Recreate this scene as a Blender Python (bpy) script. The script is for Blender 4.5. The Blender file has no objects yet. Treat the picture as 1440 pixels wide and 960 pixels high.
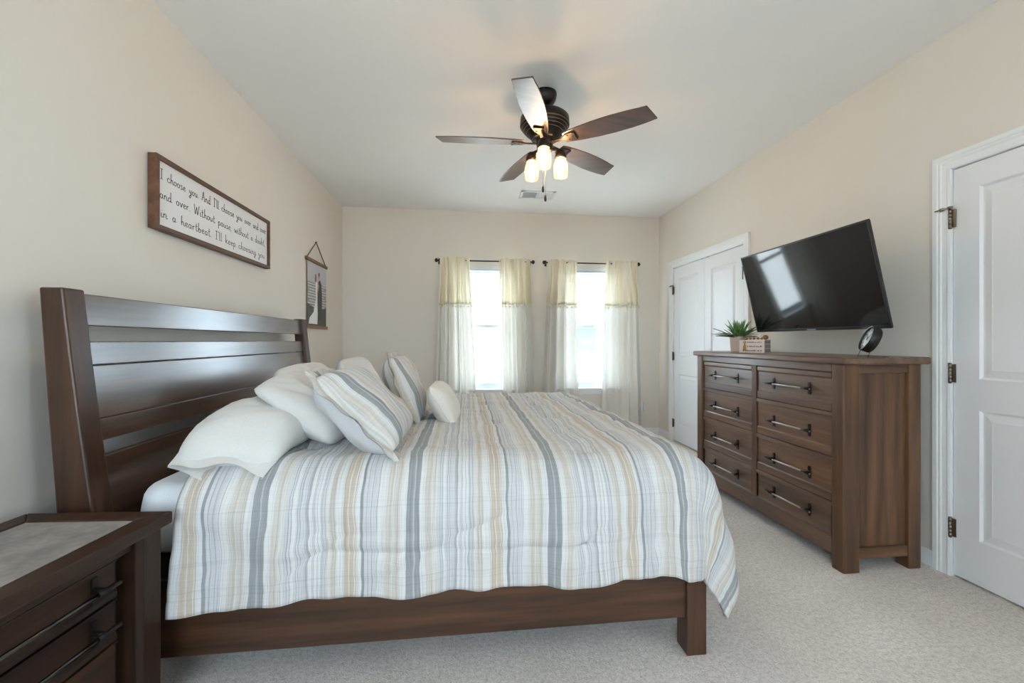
import bpy, bmesh, math, random
import numpy as np
from mathutils import Vector, Matrix, noise
random.seed(7)
S = bpy.context.scene
COL = S.collection

# ------------------------------------------------------------------ camera, world, lights, exposure
CAM_H = 1.185
YAW = math.atan(65.0 / 580.0)
cd = bpy.data.cameras.new('camera'); cam = bpy.data.objects.new('camera', cd); COL.objects.link(cam)
cd.sensor_width = 36.0; cd.lens = 36.0 * 580.0 / 1440.0; cd.clip_start = 0.02
cd.shift_y = -1.0 / 1440.0
cam.location = (0, 0, CAM_H); cam.rotation_euler = (math.pi / 2, 0, -YAW)
S.camera = cam
S.view_settings.view_transform = 'Standard'; S.view_settings.look = 'None'
S.view_settings.gamma = 1.0; S.view_settings.use_curve_mapping = False
S.view_settings.exposure = 0.74
S.cycles.use_denoising = True
S.cycles.max_bounces = 10; S.cycles.diffuse_bounces = 6; S.cycles.transmission_bounces = 8
S.cycles.transparent_max_bounces = 12
S.cycles.sample_clamp_indirect = 6.0
S.cycles.caustics_reflective = False; S.cycles.caustics_refractive = False

SKY_STRENGTH = 9.0
W = bpy.data.worlds.new('sky'); S.world = W; W.use_nodes = True
bg = W.node_tree.nodes['Background']
bg.inputs[0].default_value = (0.69, 0.845, 1.0, 1); bg.inputs[1].default_value = SKY_STRENGTH

XL, XR, YB, YF, ZC = -1.43, 2.44, 5.0, -1.7, 2.75    # left, right, back (windows), rear wall, ceiling
WIN = [(-0.215, 0.685), (1.095, 1.995)]              # window openings in the back wall
WZ0, WZ1 = 0.60, 2.10
REAR = (-1.25, 0.25, 0.8, 2.3)                     # window opening in the wall behind the photographer
ADDED_SIDE = (-1.25, -0.40, 0.9, 2.25)                     # unseen opening in the right wall, added to light the left wall

sl = bpy.data.lights.new('sun', 'SUN'); sl.energy = 16.0; sl.angle = 0.009; sl.color = (1.0, 0.95, 0.88)
so = bpy.data.objects.new('sun', sl); COL.objects.link(so); so.rotation_euler = (math.radians(8), math.radians(-48), 0)   # from the left, over the roof
def portal(name, loc, rot, sx, sy):
    """guides the sky light through a window opening"""
    l = bpy.data.lights.new(name, 'AREA'); l.shape = 'RECTANGLE'; l.size = sx; l.size_y = sy
    l.cycles.is_portal = True
    o = bpy.data.objects.new(name, l); o.location = loc; o.rotation_euler = rot; COL.objects.link(o)
for x0, x1 in WIN:
    portal('window_portal', ((x0 + x1) / 2, YB + 0.13, (WZ0 + WZ1) / 2), (-math.pi / 2, 0, 0), x1 - x0, WZ1 - WZ0)
portal('window_portal', (XR + 0.13, (ADDED_SIDE[0] + ADDED_SIDE[1]) / 2, (ADDED_SIDE[2] + ADDED_SIDE[3]) / 2), (0, math.pi / 2, 0), ADDED_SIDE[3] - ADDED_SIDE[2], ADDED_SIDE[1] - ADDED_SIDE[0])
portal('window_portal', ((REAR[0] + REAR[1]) / 2, YF - 0.13, (REAR[2] + REAR[3]) / 2), (math.pi / 2, 0, 0), REAR[1] - REAR[0], REAR[3] - REAR[2])

# ------------------------------------------------------------------ helpers
def sr(r, g, b):
    f = lambda c: (c / 255 / 12.92) if c / 255 <= 0.04045 else ((c / 255 + 0.055) / 1.055) ** 2.4
    return (f(r), f(g), f(b), 1.0)

class N:
    """small node-tree helper"""
    def __init__(s, name):
        s.m = bpy.data.materials.new(name); s.m.use_nodes = True
        s.t = s.m.node_tree; s.b = s.t.nodes['Principled BSDF']; s.out = s.t.nodes['Material Output']
    def n(s, typ, **kw):
        nd = s.t.nodes.new(typ)
        for k, v in kw.items():
            if k.startswith('i_'): nd.inputs[k[2:].replace('_', ' ')].default_value = v
            else: setattr(nd, k, v)
        return nd
    def l(s, a, b): s.t.links.new(a, b)
    def ramp(s, fac, stops, interp='LINEAR'):
        r = s.n('ShaderNodeValToRGB'); e = r.color_ramp; e.interpolation = interp
        e.elements[0].position = stops[0][0]; e.elements[0].color = stops[0][1]
        e.elements[1].position = stops[-1][0]; e.elements[1].color = stops[-1][1]
        for p, c in stops[1:-1]:
            q = e.elements.new(p); q.color = c
        s.l(fac, r.inputs[0]); return r.outputs[0]
    def coords(s, kind='Object', scale=(1, 1, 1)):
        tc = s.n('ShaderNodeTexCoord'); mp = s.n('ShaderNodeMapping'); mp.inputs['Scale'].default_value = scale
        s.l(tc.outputs[kind], mp.inputs[0]); return mp.outputs[0]
    def noise(s, vec, scale, detail=4, rough=0.55):
        q = s.n('ShaderNodeTexNoise'); q.inputs['Scale'].default_value = scale
        q.inputs['Detail'].default_value = detail; q.inputs['Roughness'].default_value = rough
        s.l(vec, q.inputs['Vector']); return q.outputs['Fac']
    def bump(s, h, strength, dist=0.01):
        b = s.n('ShaderNodeBump'); b.inputs['Strength'].default_value = strength; b.inputs['Distance'].default_value = dist
        s.l(h, b.inputs['Height']); s.l(b.outputs[0], s.b.inputs['Normal'])
    def mix(s, a, b, fac, mode='MIX'):
        q = s.n('ShaderNodeMix', data_type='RGBA', blend_type=mode)
        for sock, v in ((q.inputs[0], fac), (q.inputs[6], a), (q.inputs[7], b)):
            if hasattr(v, 'is_linked'): s.l(v, sock)
            else: sock.default_value = v
        return q.outputs[2]

def plain(name, col, rough=0.5, metal=0.0, spec=0.5, bump=None):
    k = N(name); k.b.inputs['Base Color'].default_value = col
    k.b.inputs['Roughness'].default_value = rough; k.b.inputs['Metallic'].default_value = metal
    k.b.inputs['Specular IOR Level'].default_value = spec
    if bump:
        sc, st, d = bump
        k.bump(k.noise(k.coords(), sc, 3), st, d)
    return k.m

def wood(name, dark, mid, light, axis, rough=0.34, spec=0.5, coat=0.0):
    k = N(name); k.b.inputs['Specular IOR Level'].default_value = spec
    sc = [22, 22, 22]; sc[axis] = 1.3
    v = k.coords('Object', tuple(sc))
    n1 = k.noise(v, 1.0, 7, 0.62)
    sc2 = [3.0, 3.0, 3.0]; sc2[axis] = 0.8
    n2 = k.noise(k.coords('Object', tuple(sc2)), 1.0, 3, 0.5)
    c = k.ramp(n1, [(0.28, dark), (0.5, mid), (0.75, light)])
    c2 = k.ramp(n2, [(0.3, (0.62, 0.60, 0.60, 1)), (0.7, (1.22, 1.17, 1.12, 1))])
    k.l(k.mix(c, c2, 1.0, 'MULTIPLY'), k.b.inputs['Base Color'])
    k.b.inputs['Roughness'].default_value = rough
    k.b.inputs['Coat Weight'].default_value = coat; k.b.inputs['Coat Roughness'].default_value = 0.24; k.b.inputs['Coat IOR'].default_value = 1.9
    k.bump(n1, 0.12, 0.002)
    return k.m

class MB:
    def __init__(s): s.bm = bmesh.new()
    def quad(s, pts, mi=0):
        f = s.bm.faces.new([s.bm.verts.new(p) for p in pts]); f.material_index = mi; return f
    def box(s, x0, x1, y0, y1, z0, z1, mi=0):
        return s.hexa([(x0, y0, z0), (x1, y0, z0), (x1, y1, z0), (x0, y1, z0), (x0, y0, z1), (x1, y0, z1), (x1, y1, z1), (x0, y1, z1)], mi)
    def hexa(s, p, mi=0):
        v = [s.bm.verts.new(q) for q in p]
        for idx in ((0, 3, 2, 1), (4, 5, 6, 7), (0, 1, 5, 4), (1, 2, 6, 5), (2, 3, 7, 6), (3, 0, 4, 7)):
            f = s.bm.faces.new([v[i] for i in idx]); f.material_index = mi
        return s
    def prism(s, poly, a, b, axis='y', mi=0):
        """extrude a 2D polygon along an axis: y -> poly is (x,z); x -> (y,z); z -> (x,y)"""
        def P(q, t): return {'y': (q[0], t, q[1]), 'x': (t, q[0], q[1]), 'z': (q[0], q[1], t)}[axis]
        A = [s.bm.verts.new(P(q, a)) for q in poly]; B = [s.bm.verts.new(P(q, b)) for q in poly]
        fs = [s.bm.faces.new(A), s.bm.faces.new(B[::-1])]
        n = len(poly)
        for i in range(n): fs.append(s.bm.faces.new([A[i], B[i], B[(i + 1) % n], A[(i + 1) % n]]))
        for f in fs: f.material_index = mi
        return s
    def tube(s, pts, r, n=8, mi=0, cap=True):
        pts = [Vector(p) for p in pts]; rings = []
        rr = r if isinstance(r, (list, tuple)) else [r] * len(pts)
        up = None
        for i, p in enumerate(pts):
            d = (pts[min(i + 1, len(pts) - 1)] - pts[max(i - 1, 0)]).normalized()
            if up is None or abs(up.dot(d)) > 0.99:
                up = Vector((0, 0, 1)) if abs(d.z) < 0.9 else Vector((1, 0, 0))
            a = d.cross(up).normalized(); b = a.cross(d).normalized(); up = b
            rings.append([s.bm.verts.new(p + (a * math.cos(2 * math.pi * k / n) + b * math.sin(2 * math.pi * k / n)) * rr[i]) for k in range(n)])
        for A, B in zip(rings, rings[1:]):
            for k in range(n):
                f = s.bm.faces.new([A[k], B[k], B[(k + 1) % n], A[(k + 1) % n]]); f.material_index = mi; f.smooth = True
        if cap:
            s.bm.faces.new(rings[0]).material_index = mi; s.bm.faces.new(rings[-1][::-1]).material_index = mi
        return s
    def lathe(s, prof, M=None, n=32, mi=0, smooth=True):
        """prof: (radius, height) about local Z, placed by matrix M"""
        M = M or Matrix(); rings = []
        for r, h in prof:
            if r < 1e-6: rings.append([s.bm.verts.new(M @ Vector((0, 0, h)))])
            else: rings.append([s.bm.verts.new(M @ Vector((r * math.cos(2 * math.pi * k / n), r * math.sin(2 * math.pi * k / n), h))) for k in range(n)])
        for A, B in zip(rings, rings[1:]):
            for k in range(n):
                a0, a1, b0, b1 = A[k % len(A)], A[(k + 1) % n % len(A)], B[k % len(B)], B[(k + 1) % n % len(B)]
                q = []
                for v in (a0, a1, b1, b0):
                    if v not in q: q.append(v)
                if len(q) > 2:
                    f = s.bm.faces.new(q); f.material_index = mi; f.smooth = smooth
        return s
    def ball(s, c, r, mi=0, n=10):
        M = Matrix.Translation(c)
        s.lathe([(r * math.sin(math.pi * i / n), -r * math.cos(math.pi * i / n)) if 0 < i < n else (0, -r if i == 0 else r) for i in range(n + 1)], M, n=max(8, n), mi=mi)
        return s
    def grid(s, P, uv=None, mi=0, wrap=False):
        """P[i][j] points -> smooth surface"""
        vs = [[s.bm.verts.new(p) for p in row] for row in P]
        lay = s.bm.loops.layers.uv.verify() if uv is not None else None
        for i in range(len(P) - 1):
            for j in range(len(P[0]) - 1):
                f = s.bm.faces.new([vs[i][j], vs[i + 1][j], vs[i + 1][j + 1], vs[i][j + 1]]); f.smooth = True; f.material_index = mi
                if lay:
                    for lp, (a, b) in zip(f.loops, ((i, j), (i + 1, j), (i + 1, j + 1), (i, j + 1))): lp[lay].uv = uv[a][b]
        return vs

def world_of(o):
    M = Matrix()
    while o is not None:
        M = Matrix.LocRotScale(o.location, o.rotation_euler, o.scale) @ M; o = o.parent
    return M

def obj(name, mb, mats, parent=None, local=False, bevel=0, solid=0, sub=0, recalc=True, smooth=False, label=None, origin=None, weld=False):
    """link ONE mesh object. Points are world points unless local=True."""
    bm = mb.bm
    if weld: bmesh.ops.remove_doubles(bm, verts=bm.verts, dist=1e-5)
    if recalc: bmesh.ops.recalc_face_normals(bm, faces=bm.faces)
    if smooth:
        for f in bm.faces: f.smooth = True
    if parent is not None and not local:
        bm.transform(world_of(parent).inverted())
    if parent is None and origin is not None:
        bm.transform(Matrix.Translation(origin).inverted())
    me = bpy.data.meshes.new(name); bm.to_mesh(me); bm.free()
    o = bpy.data.objects.new(name, me); COL.objects.link(o)
    if origin is not None and parent is None: o.location = origin
    for m in (mats if isinstance(mats, (list, tuple)) else [mats]): me.materials.append(m)
    if parent is not None: o.parent = parent
    if sub:
        q = o.modifiers.new('subdivision', 'SUBSURF'); q.levels = sub; q.render_levels = sub
    if solid:
        q = o.modifiers.new('thickness', 'SOLIDIFY'); q.thickness = abs(solid); q.offset = -1 if solid > 0 else 1
    if bevel:
        q = o.modifiers.new('bevel', 'BEVEL'); q.width = bevel; q.segments = 2; q.limit_method = 'ANGLE'; q.angle_limit = math.radians(40)
    if label: o['label'] = label
    return o

def thing(name, label, cat, loc, rz=0, group=None, rot=None):
    o = bpy.data.objects.new(name, None); COL.objects.link(o); o.empty_display_size = 0.1
    o.location = loc; o.rotation_euler = rot or (0, 0, rz)
    tag(o, label, cat, group); return o
def tag(o, label, cat, group=None):
    o['label'] = label; o['category'] = cat
    if group: o['group'] = group
    return o
def struct(name, mb, mats, parent=None, **kw):
    o = obj(name, mb, mats, parent, **kw)
    if parent is None: o['kind'] = 'structure'
    return o
def sempty(name, loc):
    o = bpy.data.objects.new(name, None); COL.objects.link(o); o.location = loc; o['kind'] = 'structure'; return o

# ------------------------------------------------------------------ materials
M = {}
def paint(name, c, b=0.05):
    k = N(name); v = k.coords()
    n = k.noise(v, 1.2, 3)
    k.l(k.ramp(n, [(0.3, tuple(x * 0.985 for x in c[:3]) + (1,)), (0.7, c)]), k.b.inputs['Base Color'])
    k.b.inputs['Roughness'].default_value = 0.85; k.b.inputs['Specular IOR Level'].default_value = 0.25
    k.bump(k.noise(v, 240, 2), b, 0.002)
    return k.m
M['wall'] = paint('greige_wall_paint', sr(226, 219, 209))
M['ceiling'] = paint('flat_ceiling_paint', sr(238, 236, 233))
M['trim'] = plain('white_trim_paint', sr(236, 237, 238), 0.42, spec=0.4)
M['door'] = plain('white_door_paint', sr(232, 233, 235), 0.38, spec=0.45)
M['sash'] = plain('window_sash_vinyl', sr(196, 204, 209), 0.4)
M['vinyl'] = plain('white_vinyl', sr(232, 236, 238), 0.35)
def carpet():
    k = N('cut_pile_carpet'); v = k.coords()
    n1 = k.noise(v, 170, 3, 0.7); n2 = k.noise(v, 2.2, 4, 0.6); n3 = k.noise(v, 62, 3, 0.65)
    c1 = k.ramp(n1, [(0.25, sr(198, 189, 183)), (0.5, sr(240, 230, 223)), (0.8, sr(250, 244, 239))])
    c2 = k.ramp(n2, [(0.35, (0.90, 0.885, 0.87, 1)), (0.65, (1.03, 1.02, 1.02, 1))])
    c3 = k.ramp(n3, [(0.3, (0.80, 0.80, 0.80, 1)), (0.6, (1.06, 1.06, 1.06, 1))])
    k.l(k.mix(k.mix(c1, c2, 1.0, 'MULTIPLY'), c3, 1.0, 'MULTIPLY'), k.b.inputs['Base Color'])
    k.b.inputs['Roughness'].default_value = 1.0; k.b.inputs['Specular IOR Level'].default_value = 0.05
    k.b.inputs['Sheen Weight'].default_value = 0.15
    add = k.n('ShaderNodeMath', operation='ADD'); k.l(n1, add.inputs[0]); k.l(n3, add.inputs[1])
    k.bump(add.outputs[0], 0.65, 0.011)
    return k.m
M['carpet'] = carpet()
# bed wood (dark), nightstand wood (darkened copy), dresser wood (brown), one per grain direction
bd, bm_, bl = sr(42, 28, 19), sr(71, 48, 33), sr(96, 66, 45)
M['bed_x'] = wood('dark_bed_wood_lengthwise', bd, bm_, bl, 0, 0.36)
M['bed_y'] = wood('dark_bed_wood_crosswise', bd, bm_, bl, 1, 0.30, coat=1.0)
M['bed_z'] = wood('dark_bed_wood_upright', bd, bm_, bl, 2, 0.36)
nd, nm, nl = sr(34, 22, 15), sr(55, 37, 26), sr(76, 52, 37)  # bed wood made darker, the nightstand's shade put into the colour
M['ns_y'] = wood('shaded_nightstand_wood_crosswise', nd, nm, nl, 1, 0.45, 0.3); M['ns_z'] = wood('shaded_nightstand_wood_upright', nd, nm, nl, 2, 0.45, 0.3)
dd, dm, dl = sr(66, 45, 31), sr(102, 73, 51), sr(130, 96, 68)
M['dr_y'] = wood('brown_dresser_wood_crosswise', dd, dm, dl, 1, 0.38, coat=0.35)
M['dr_z'] = wood('brown_dresser_wood_upright', dd, dm, dl, 2, 0.40)
M['dr_x'] = wood('brown_dresser_wood_deep', dd, dm, dl, 0, 0.38)
M['sign_wood'] = wood('walnut_frame_wood', sr(74, 48, 34), sr(98, 66, 47), sr(118, 82, 60), 1, 0.5)
M['bar_wood'] = wood('pale_hanger_wood', sr(110, 82, 50), sr(140, 106, 68), sr(160, 126, 84), 1, 0.55)
M['blade_wood'] = wood('fan_blade_wood', sr(52, 38, 32), sr(78, 58, 49), sr(98, 75, 64), 0, 0.36, coat=0.45)
M['black'] = plain('matte_black', sr(20, 20, 21), 0.5)
M['black_fabric'] = plain('black_foundation_fabric', sr(24, 25, 28), 0.9, bump=(300, 0.3, 0.002))
M['iron'] = plain('dark_iron', sr(50, 46, 44), 0.42, 0.8)
M['ring'] = plain('pale_bronze_ring', sr(128, 104, 84), 0.32, 0.9)  # paler bronze than the motor housing
M['bronze'] = plain('dark_bronze', sr(58, 50, 46), 0.38, 0.8)
M['gun'] = plain('polished_gunmetal', sr(96, 94, 92), 0.16, 1.0)
M['steel'] = plain('highlit_bar_metal', sr(190, 188, 186), 0.28, 1.0)  # lightened metal, the bright highlight on the bars put into the colour
M['nickel'] = plain('satin_nickel', sr(150, 142, 130), 0.3, 1.0)
M['hinge_grey'] = plain('dark_nickel_hinge', sr(112, 106, 98), 0.4, 0.9)
M['brass'] = plain('aged_brass', sr(150, 128, 92), 0.35, 1.0)
M['gap'] = plain('dark_shadow_gap_wood', sr(22, 15, 12), 0.8)
M['white_board'] = plain('white_sign_board', sr(232, 232, 232), 0.7)
M['ink'] = plain('charcoal_ink', sr(58, 58, 60), 0.8)
M['twine'] = plain('brown_twine', sr(118, 92, 62), 0.9)
def stone():
    k = N('grey_stone_inlay'); v = k.coords()
    n = k.noise(v, 9, 8, 0.68); n2 = k.noise(v, 45, 5, 0.7)
    k.l(k.mix(k.ramp(n, [(0.3, sr(118, 112, 107)), (0.7, sr(166, 161, 157))]), k.ramp(n2, [(0.3, (0.85, 0.85, 0.85, 1)), (0.7, (1.08, 1.08, 1.08, 1))]), 1.0, 'MULTIPLY'), k.b.inputs['Base Color'])
    k.b.inputs['Roughness'].default_value = 0.5; k.bump(n2, 0.1, 0.002)
    return k.m
M['stone'] = stone()
def fabric(name, c, weave=420, bumpd=0.0015, wr=0.25, sheen=0.1):
    k = N(name); v = k.coords()
    n = k.noise(v, weave, 2); n2 = k.noise(v, 22, 4, 0.6)
    k.l(k.ramp(n, [(0.3, tuple(x * 0.9 for x in c[:3]) + (1,)), (0.7, c)]), k.b.inputs['Base Color'])
    k.b.inputs['Roughness'].default_value = 0.92; k.b.inputs['Specular IOR Level'].default_value = 0.15
    k.b.inputs['Sheen Weight'].default_value = sheen
    add = k.n('ShaderNodeMath', operation='MULTIPLY_ADD'); k.l(n2, add.inputs[0]); add.inputs[1].default_value = 4.0; k.l(n, add.inputs[2])
    k.bump(add.outputs[0], wr, bumpd * 2)
    return k.m
M['white_cotton'] = fabric('white_cotton', sr(222, 220, 216))
M['sheet'] = fabric('white_sheet', sr(228, 231, 236))
M['cream_linen'] = fabric('cream_linen', sr(226, 221, 211), 260)
M['sham_back'] = fabric('grey_white_sham_back', sr(205, 204, 205))

OW, CR, PB, BG, TAN = sr(214, 213, 211), sr(210, 207, 202), sr(201, 201, 201), sr(203, 196, 187), sr(196, 182, 165)
GB, GB2, LG, DK = sr(154, 156, 157), sr(180, 181, 181), sr(188, 188, 188), sr(116, 121, 128)
WIDE = [(0, GB), (.04, GB2), (.052, GB), (.088, OW), (.125, BG), (.165, CR), (.20, PB), (.245, OW), (.262, PB), (.325, LG),
        (.35, OW), (.43, PB), (.465, CR), (.49, BG), (.525, OW), (.582, TAN), (.612, CR), (.62, TAN), (.648, CR), (.655, TAN), (.664, OW),
        (.695, GB), (.713, PB), (.80, OW), (.85, CR), (.875, BG), (.905, CR), (.925, BG), (.96, OW)]
LINES = [.222, .236, .275, .292, .337, .345, .372, .381, .405, .428, .436, .455, .735, .768, .803, .812]
DOTS = [.15, .185, .50, .515, .865, .89, .915, .94, .11, .57]
def stripes(name, period=0.49, off=0.0, cross=0.3, axis=0):
    k = N(name)
    tc = k.n('ShaderNodeTexCoord'); sep = k.n('ShaderNodeSeparateXYZ'); k.l(tc.outputs['UV'], sep.inputs[0])
    u, v = sep.outputs[axis], sep.outputs[1 - axis]
    def math_(op, a, b=None, c=None):
        q = k.n('ShaderNodeMath', operation=op)
        for i, x in enumerate((a, b, c)):
            if x is None: continue
            if hasattr(x, 'is_linked'): k.l(x, q.inputs[i])
            else: q.inputs[i].default_value = x
        return q.outputs[0]
    def comb(a, b):
        q = k.n('ShaderNodeCombineXYZ'); k.l(a, q.inputs[0]); k.l(b, q.inputs[1]); return q.outputs[0]
    fr = math_('FRACT', math_('ADD', math_('DIVIDE', u, period), off))
    wide = k.ramp(fr, WIDE, 'CONSTANT')
    def lineramp(pos, w, col):
        st = [(0, (1, 1, 1, 1))]
        for p in sorted(pos): st += [(p, col), (p + w, (1, 1, 1, 1))]
        st = st[:31] + [(0.999, (1, 1, 1, 1))]
        return k.ramp(fr, st, 'CONSTANT')
    c = k.mix(wide, lineramp(LINES[:15], 0.0042, (0.58, 0.59, 0.61, 1)), 0.85, 'MULTIPLY')
    c = k.mix(c, lineramp(DOTS, 0.006, (0.87, 0.84, 0.80, 1)), 0.8, 'MULTIPLY')
    thr = k.noise(comb(math_('MULTIPLY', u, 190), math_('MULTIPLY', v, 2.5)), 1.0, 4, 0.75)
    c = k.mix(c, k.ramp(thr, [(0.36, (0.74, 0.74, 0.75, 1)), (0.47, (0.98, 0.98, 0.98, 1)), (0.66, (1.08, 1.08, 1.07, 1))]), 0.9, 'MULTIPLY')
    th2 = k.noise(comb(math_('MULTIPLY', u, 5), math_('MULTIPLY', v, 420)), 1.0, 2, 0.7)
    c = k.mix(c, k.ramp(th2, [(0.35, (0.90, 0.90, 0.91, 1)), (0.6, (1.02, 1.02, 1.02, 1))]), 0.75, 'MULTIPLY')
    fv = math_('FRACT', math_('ADD', math_('DIVIDE', v, 0.41), 0.31))
    g = (0.86, 0.87, 0.89, 1); w1 = (1, 1, 1, 1)
    c = k.mix(c, k.ramp(fv, [(0, w1), (.10, g), (.106, w1), (.16, g), (.165, w1), (.33, (0.93, 0.93, 0.94, 1)), (.36, w1), (.52, g), (.526, w1), (.71, g), (.716, w1), (.74, g), (.746, w1), (1, w1)], 'CONSTANT'), cross, 'MULTIPLY')
    k.l(c, k.b.inputs['Base Color'])
    k.b.inputs['Roughness'].default_value = 0.9; k.b.inputs['Specular IOR Level'].default_value = 0.15
    k.b.inputs['Sheen Weight'].default_value = 0.1
    n2 = k.noise(k.coords('Object'), 26, 4, 0.6)
    k.bump(math_('MULTIPLY_ADD', n2, 3.0, math_('ADD', thr, th2)), 0.22, 0.003)
    return k.m
M['stripe'] = stripes('striped_comforter_cloth', 0.49, 0.0, 0.7)
M['sham'] = stripes('striped_sham_cloth', 0.49, 0.30, 0.25)
M['sham2'] = stripes('striped_sham_cloth_far', 0.49, 0.72, 0.25)

def curtain_mat(name, c, tr):
    k = N(name); k.t.nodes.remove(k.b)
    d = k.n('ShaderNodeBsdfDiffuse'); t = k.n('ShaderNodeBsdfTranslucent'); p = k.n('ShaderNodeBsdfTransparent')
    v = k.coords('Object', (300, 300, 40)); n = k.noise(v, 1.0, 2)
    col = k.ramp(n, [(0.3, tuple(x * 0.92 for x in c[:3]) + (1,)), (0.7, c)])
    k.l(col, d.inputs[0]); k.l(col, t.inputs[0]); p.inputs[0].default_value = (1, 1, 1, 1)
    m1 = k.n('ShaderNodeMixShader'); m1.inputs[0].default_value = tr; k.l(d.outputs[0], m1.inputs[1]); k.l(t.outputs[0], m1.inputs[2])
    m2 = k.n('ShaderNodeMixShader'); m2.inputs[0].default_value = 0.008; k.l(m1.outputs[0], m2.inputs[1]); k.l(p.outputs[0], m2.inputs[2])
    k.l(m2.outputs[0], k.out.inputs[0]); return k.m
M['curtain'] = curtain_mat('sheer_cream_curtain', sr(234, 230, 222), 0.085)
M['valance'] = curtain_mat('cream_valance_cloth', sr(234, 225, 204), 0.105)
M['pompom'] = fabric('cream_pompom_wool', sr(236, 228, 204), 300)
def glass(name, tint=(1, 1, 1, 1), refl=0.06):
    k = N(name); k.t.nodes.remove(k.b)
    p = k.n('ShaderNodeBsdfTransparent'); p.inputs[0].default_value = tint
    g = k.n('ShaderNodeBsdfGlossy'); g.inputs['Roughness'].default_value = 0.02
    m = k.n('ShaderNodeMixShader'); m.inputs[0].default_value = refl
    k.l(p.outputs[0], m.inputs[1]); k.l(g.outputs[0], m.inputs[2]); k.l(m.outputs[0], k.out.inputs[0]); return k.m
M['pane'] = glass('window_glass', (0.97, 0.99, 0.99, 1))

# ------------------------------------------------------------------ room shell
T = 0.14
m = MB(); m.box(XL - T, XR + T, YF - T, YB + T, -0.12, 0.0); struct('floor', m, M['carpet'])
m = MB(); m.box(XL - T, XR + T, YF - T, YB + T, ZC, ZC + 0.12); struct('ceiling', m, M['ceiling'])
m = MB(); m.box(XL - T, XL, YF, YB, 0, ZC); struct('wall_left', m, M['wall'])
# right wall with openings for the closet and the near door
CL0, CL1, CLZ = 3.385, 4.632, 2.045
D0, D1, DZ = 1.005, 1.826, 2.055
def wall_with_holes(fn, a0, a1, z0, z1, holes):
    """fn(a,b,z0,z1) adds a slab piece; holes sorted (a0,a1,z0,z1)"""
    cur = a0
    for h in holes:
        fn(cur, h[0], z0, z1)
        if h[2] > z0 + 1e-4: fn(h[0], h[1], z0, h[2])
        if h[3] < z1 - 1e-4: fn(h[0], h[1], h[3], z1)
        cur = h[1]
    fn(cur, a1, z0, z1)
m = MB(); wall_with_holes(lambda a, b, c, d: m.box(XR, XR + T, a, b, c, d), YF, YB, 0, ZC, [ADDED_SIDE, (D0, D1, 0, DZ), (CL0, CL1, 0, CLZ)])
struct('wall_right', m, M['wall'])
m = MB(); wall_with_holes(lambda a, b, c, d: m.box(a, b, YB, YB + T, c, d), XL - T, XR + T, 0, ZC, [(w[0], w[1], WZ0, WZ1) for w in WIN])
struct('wall_back', m, M['wall'])
m = MB(); wall_with_holes(lambda a, b, c, d: m.box(a, b, YF - T, YF, c, d), XL - T, XR + T, 0, ZC, [REAR])
struct('wall_front', m, M['wall'])
# unseen closet and hall boxes, added to stop daylight leaking past the doors
m = MB(); m.box(XR + T + 0.55, XR + T + 0.6, CL0 - 0.3, CL1 + 0.2, 0, ZC); m.box(XR + T, XR + T + 0.6, CL0 - 0.3, CL0 - 0.25, 0, ZC); m.box(XR + T, XR + T + 0.6, CL1 + 0.15, CL1 + 0.2, 0, ZC)
m.box(XR + T, XR + T + 0.6, CL0 - 0.3, CL1 + 0.2, ZC, ZC + 0.05); m.box(XR + T, XR + T + 0.6, CL0 - 0.3, CL1 + 0.2, -0.05, 0); struct('closet_light_stop', m, M['wall'])
m = MB(); m.box(XR + T + 0.9, XR + T + 0.95, D0 - 0.3, D1 + 0.3, 0, ZC); m.box(XR + T, XR + T + 0.95, D0 - 0.3, D0 - 0.25, 0, ZC); m.box(XR + T, XR + T + 0.95, D1 + 0.25, D1 + 0.3, 0, ZC)
m.box(XR + T, XR + T + 0.95, D0 - 0.3, D1 + 0.3, ZC, ZC + 0.05); m.box(XR + T, XR + T + 0.95, D0 - 0.3, D1 + 0.3, -0.05, 0); struct('hall_light_stop', m, M['wall'])
# baseboards
def base_prof(s): return [(0, 0), (s * 0.014, 0), (s * 0.014, 0.062), (s * 0.009, 0.074), (s * 0.006, 0.083), (0, 0.083)]
m = MB(); m.prism([(XL + a, z) for a, z in base_prof(1)], YF, YB, 'y'); struct('baseboard_left', m, M['trim'])
m = MB()
for a, b in ((YF, D0 - 0.075), (D1 + 0.075, CL0 - 0.085), (CL1 + 0.085, YB)):
    m.prism([(XR + q, z) for q, z in base_prof(-1)], a, b, 'y')
struct('baseboard_right', m, M['trim'])
m = MB(); m.prism([(YB + q, z) for q, z in base_prof(-1)], XL, XR, 'x'); struct('baseboard_back', m, M['trim'])
m = MB(); m.prism([(YF + q, z) for q, z in base_prof(1)], XL, XR, 'x'); struct('baseboard_front', m, M['trim'])

# door casings (mitred, stepped profile)
def casing(y0, y1, zt, w=0.07):
    m = MB()
    prof = [(-0.004, 0.0), (-0.004, 0.010), (0.006, 0.013), (0.012, 0.011), (0.030, 0.013), (0.036, 0.017), (0.046, 0.017), (0.050, 0.020), (w, 0.020), (w, 0.0)]
    rows = []
    for o, d in prof:
        rows.append([(XR - d, y0 - o, 0), (XR - d, y0 - o, zt + o), (XR - d, y1 + o, zt + o), (XR - d, y1 + o, 0)])
    for A, B in zip(rows, rows[1:]):
        for i in range(3): m.quad([A[i], A[i + 1], B[i + 1], B[i]])
    # jamb lining in the opening
    m.box(XR - 0.001, XR + T, y0 - 0.001, y0 + 0.006, 0, zt); m.box(XR - 0.001, XR + T, y1 - 0.006, y1 + 0.001, 0, zt)
    m.box(XR - 0.001, XR + T, y0, y1, zt - 0.006, zt + 0.001)
    return m
struct('trim_1', casing(D0, D1, DZ), M['trim'], recalc=True)
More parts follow.
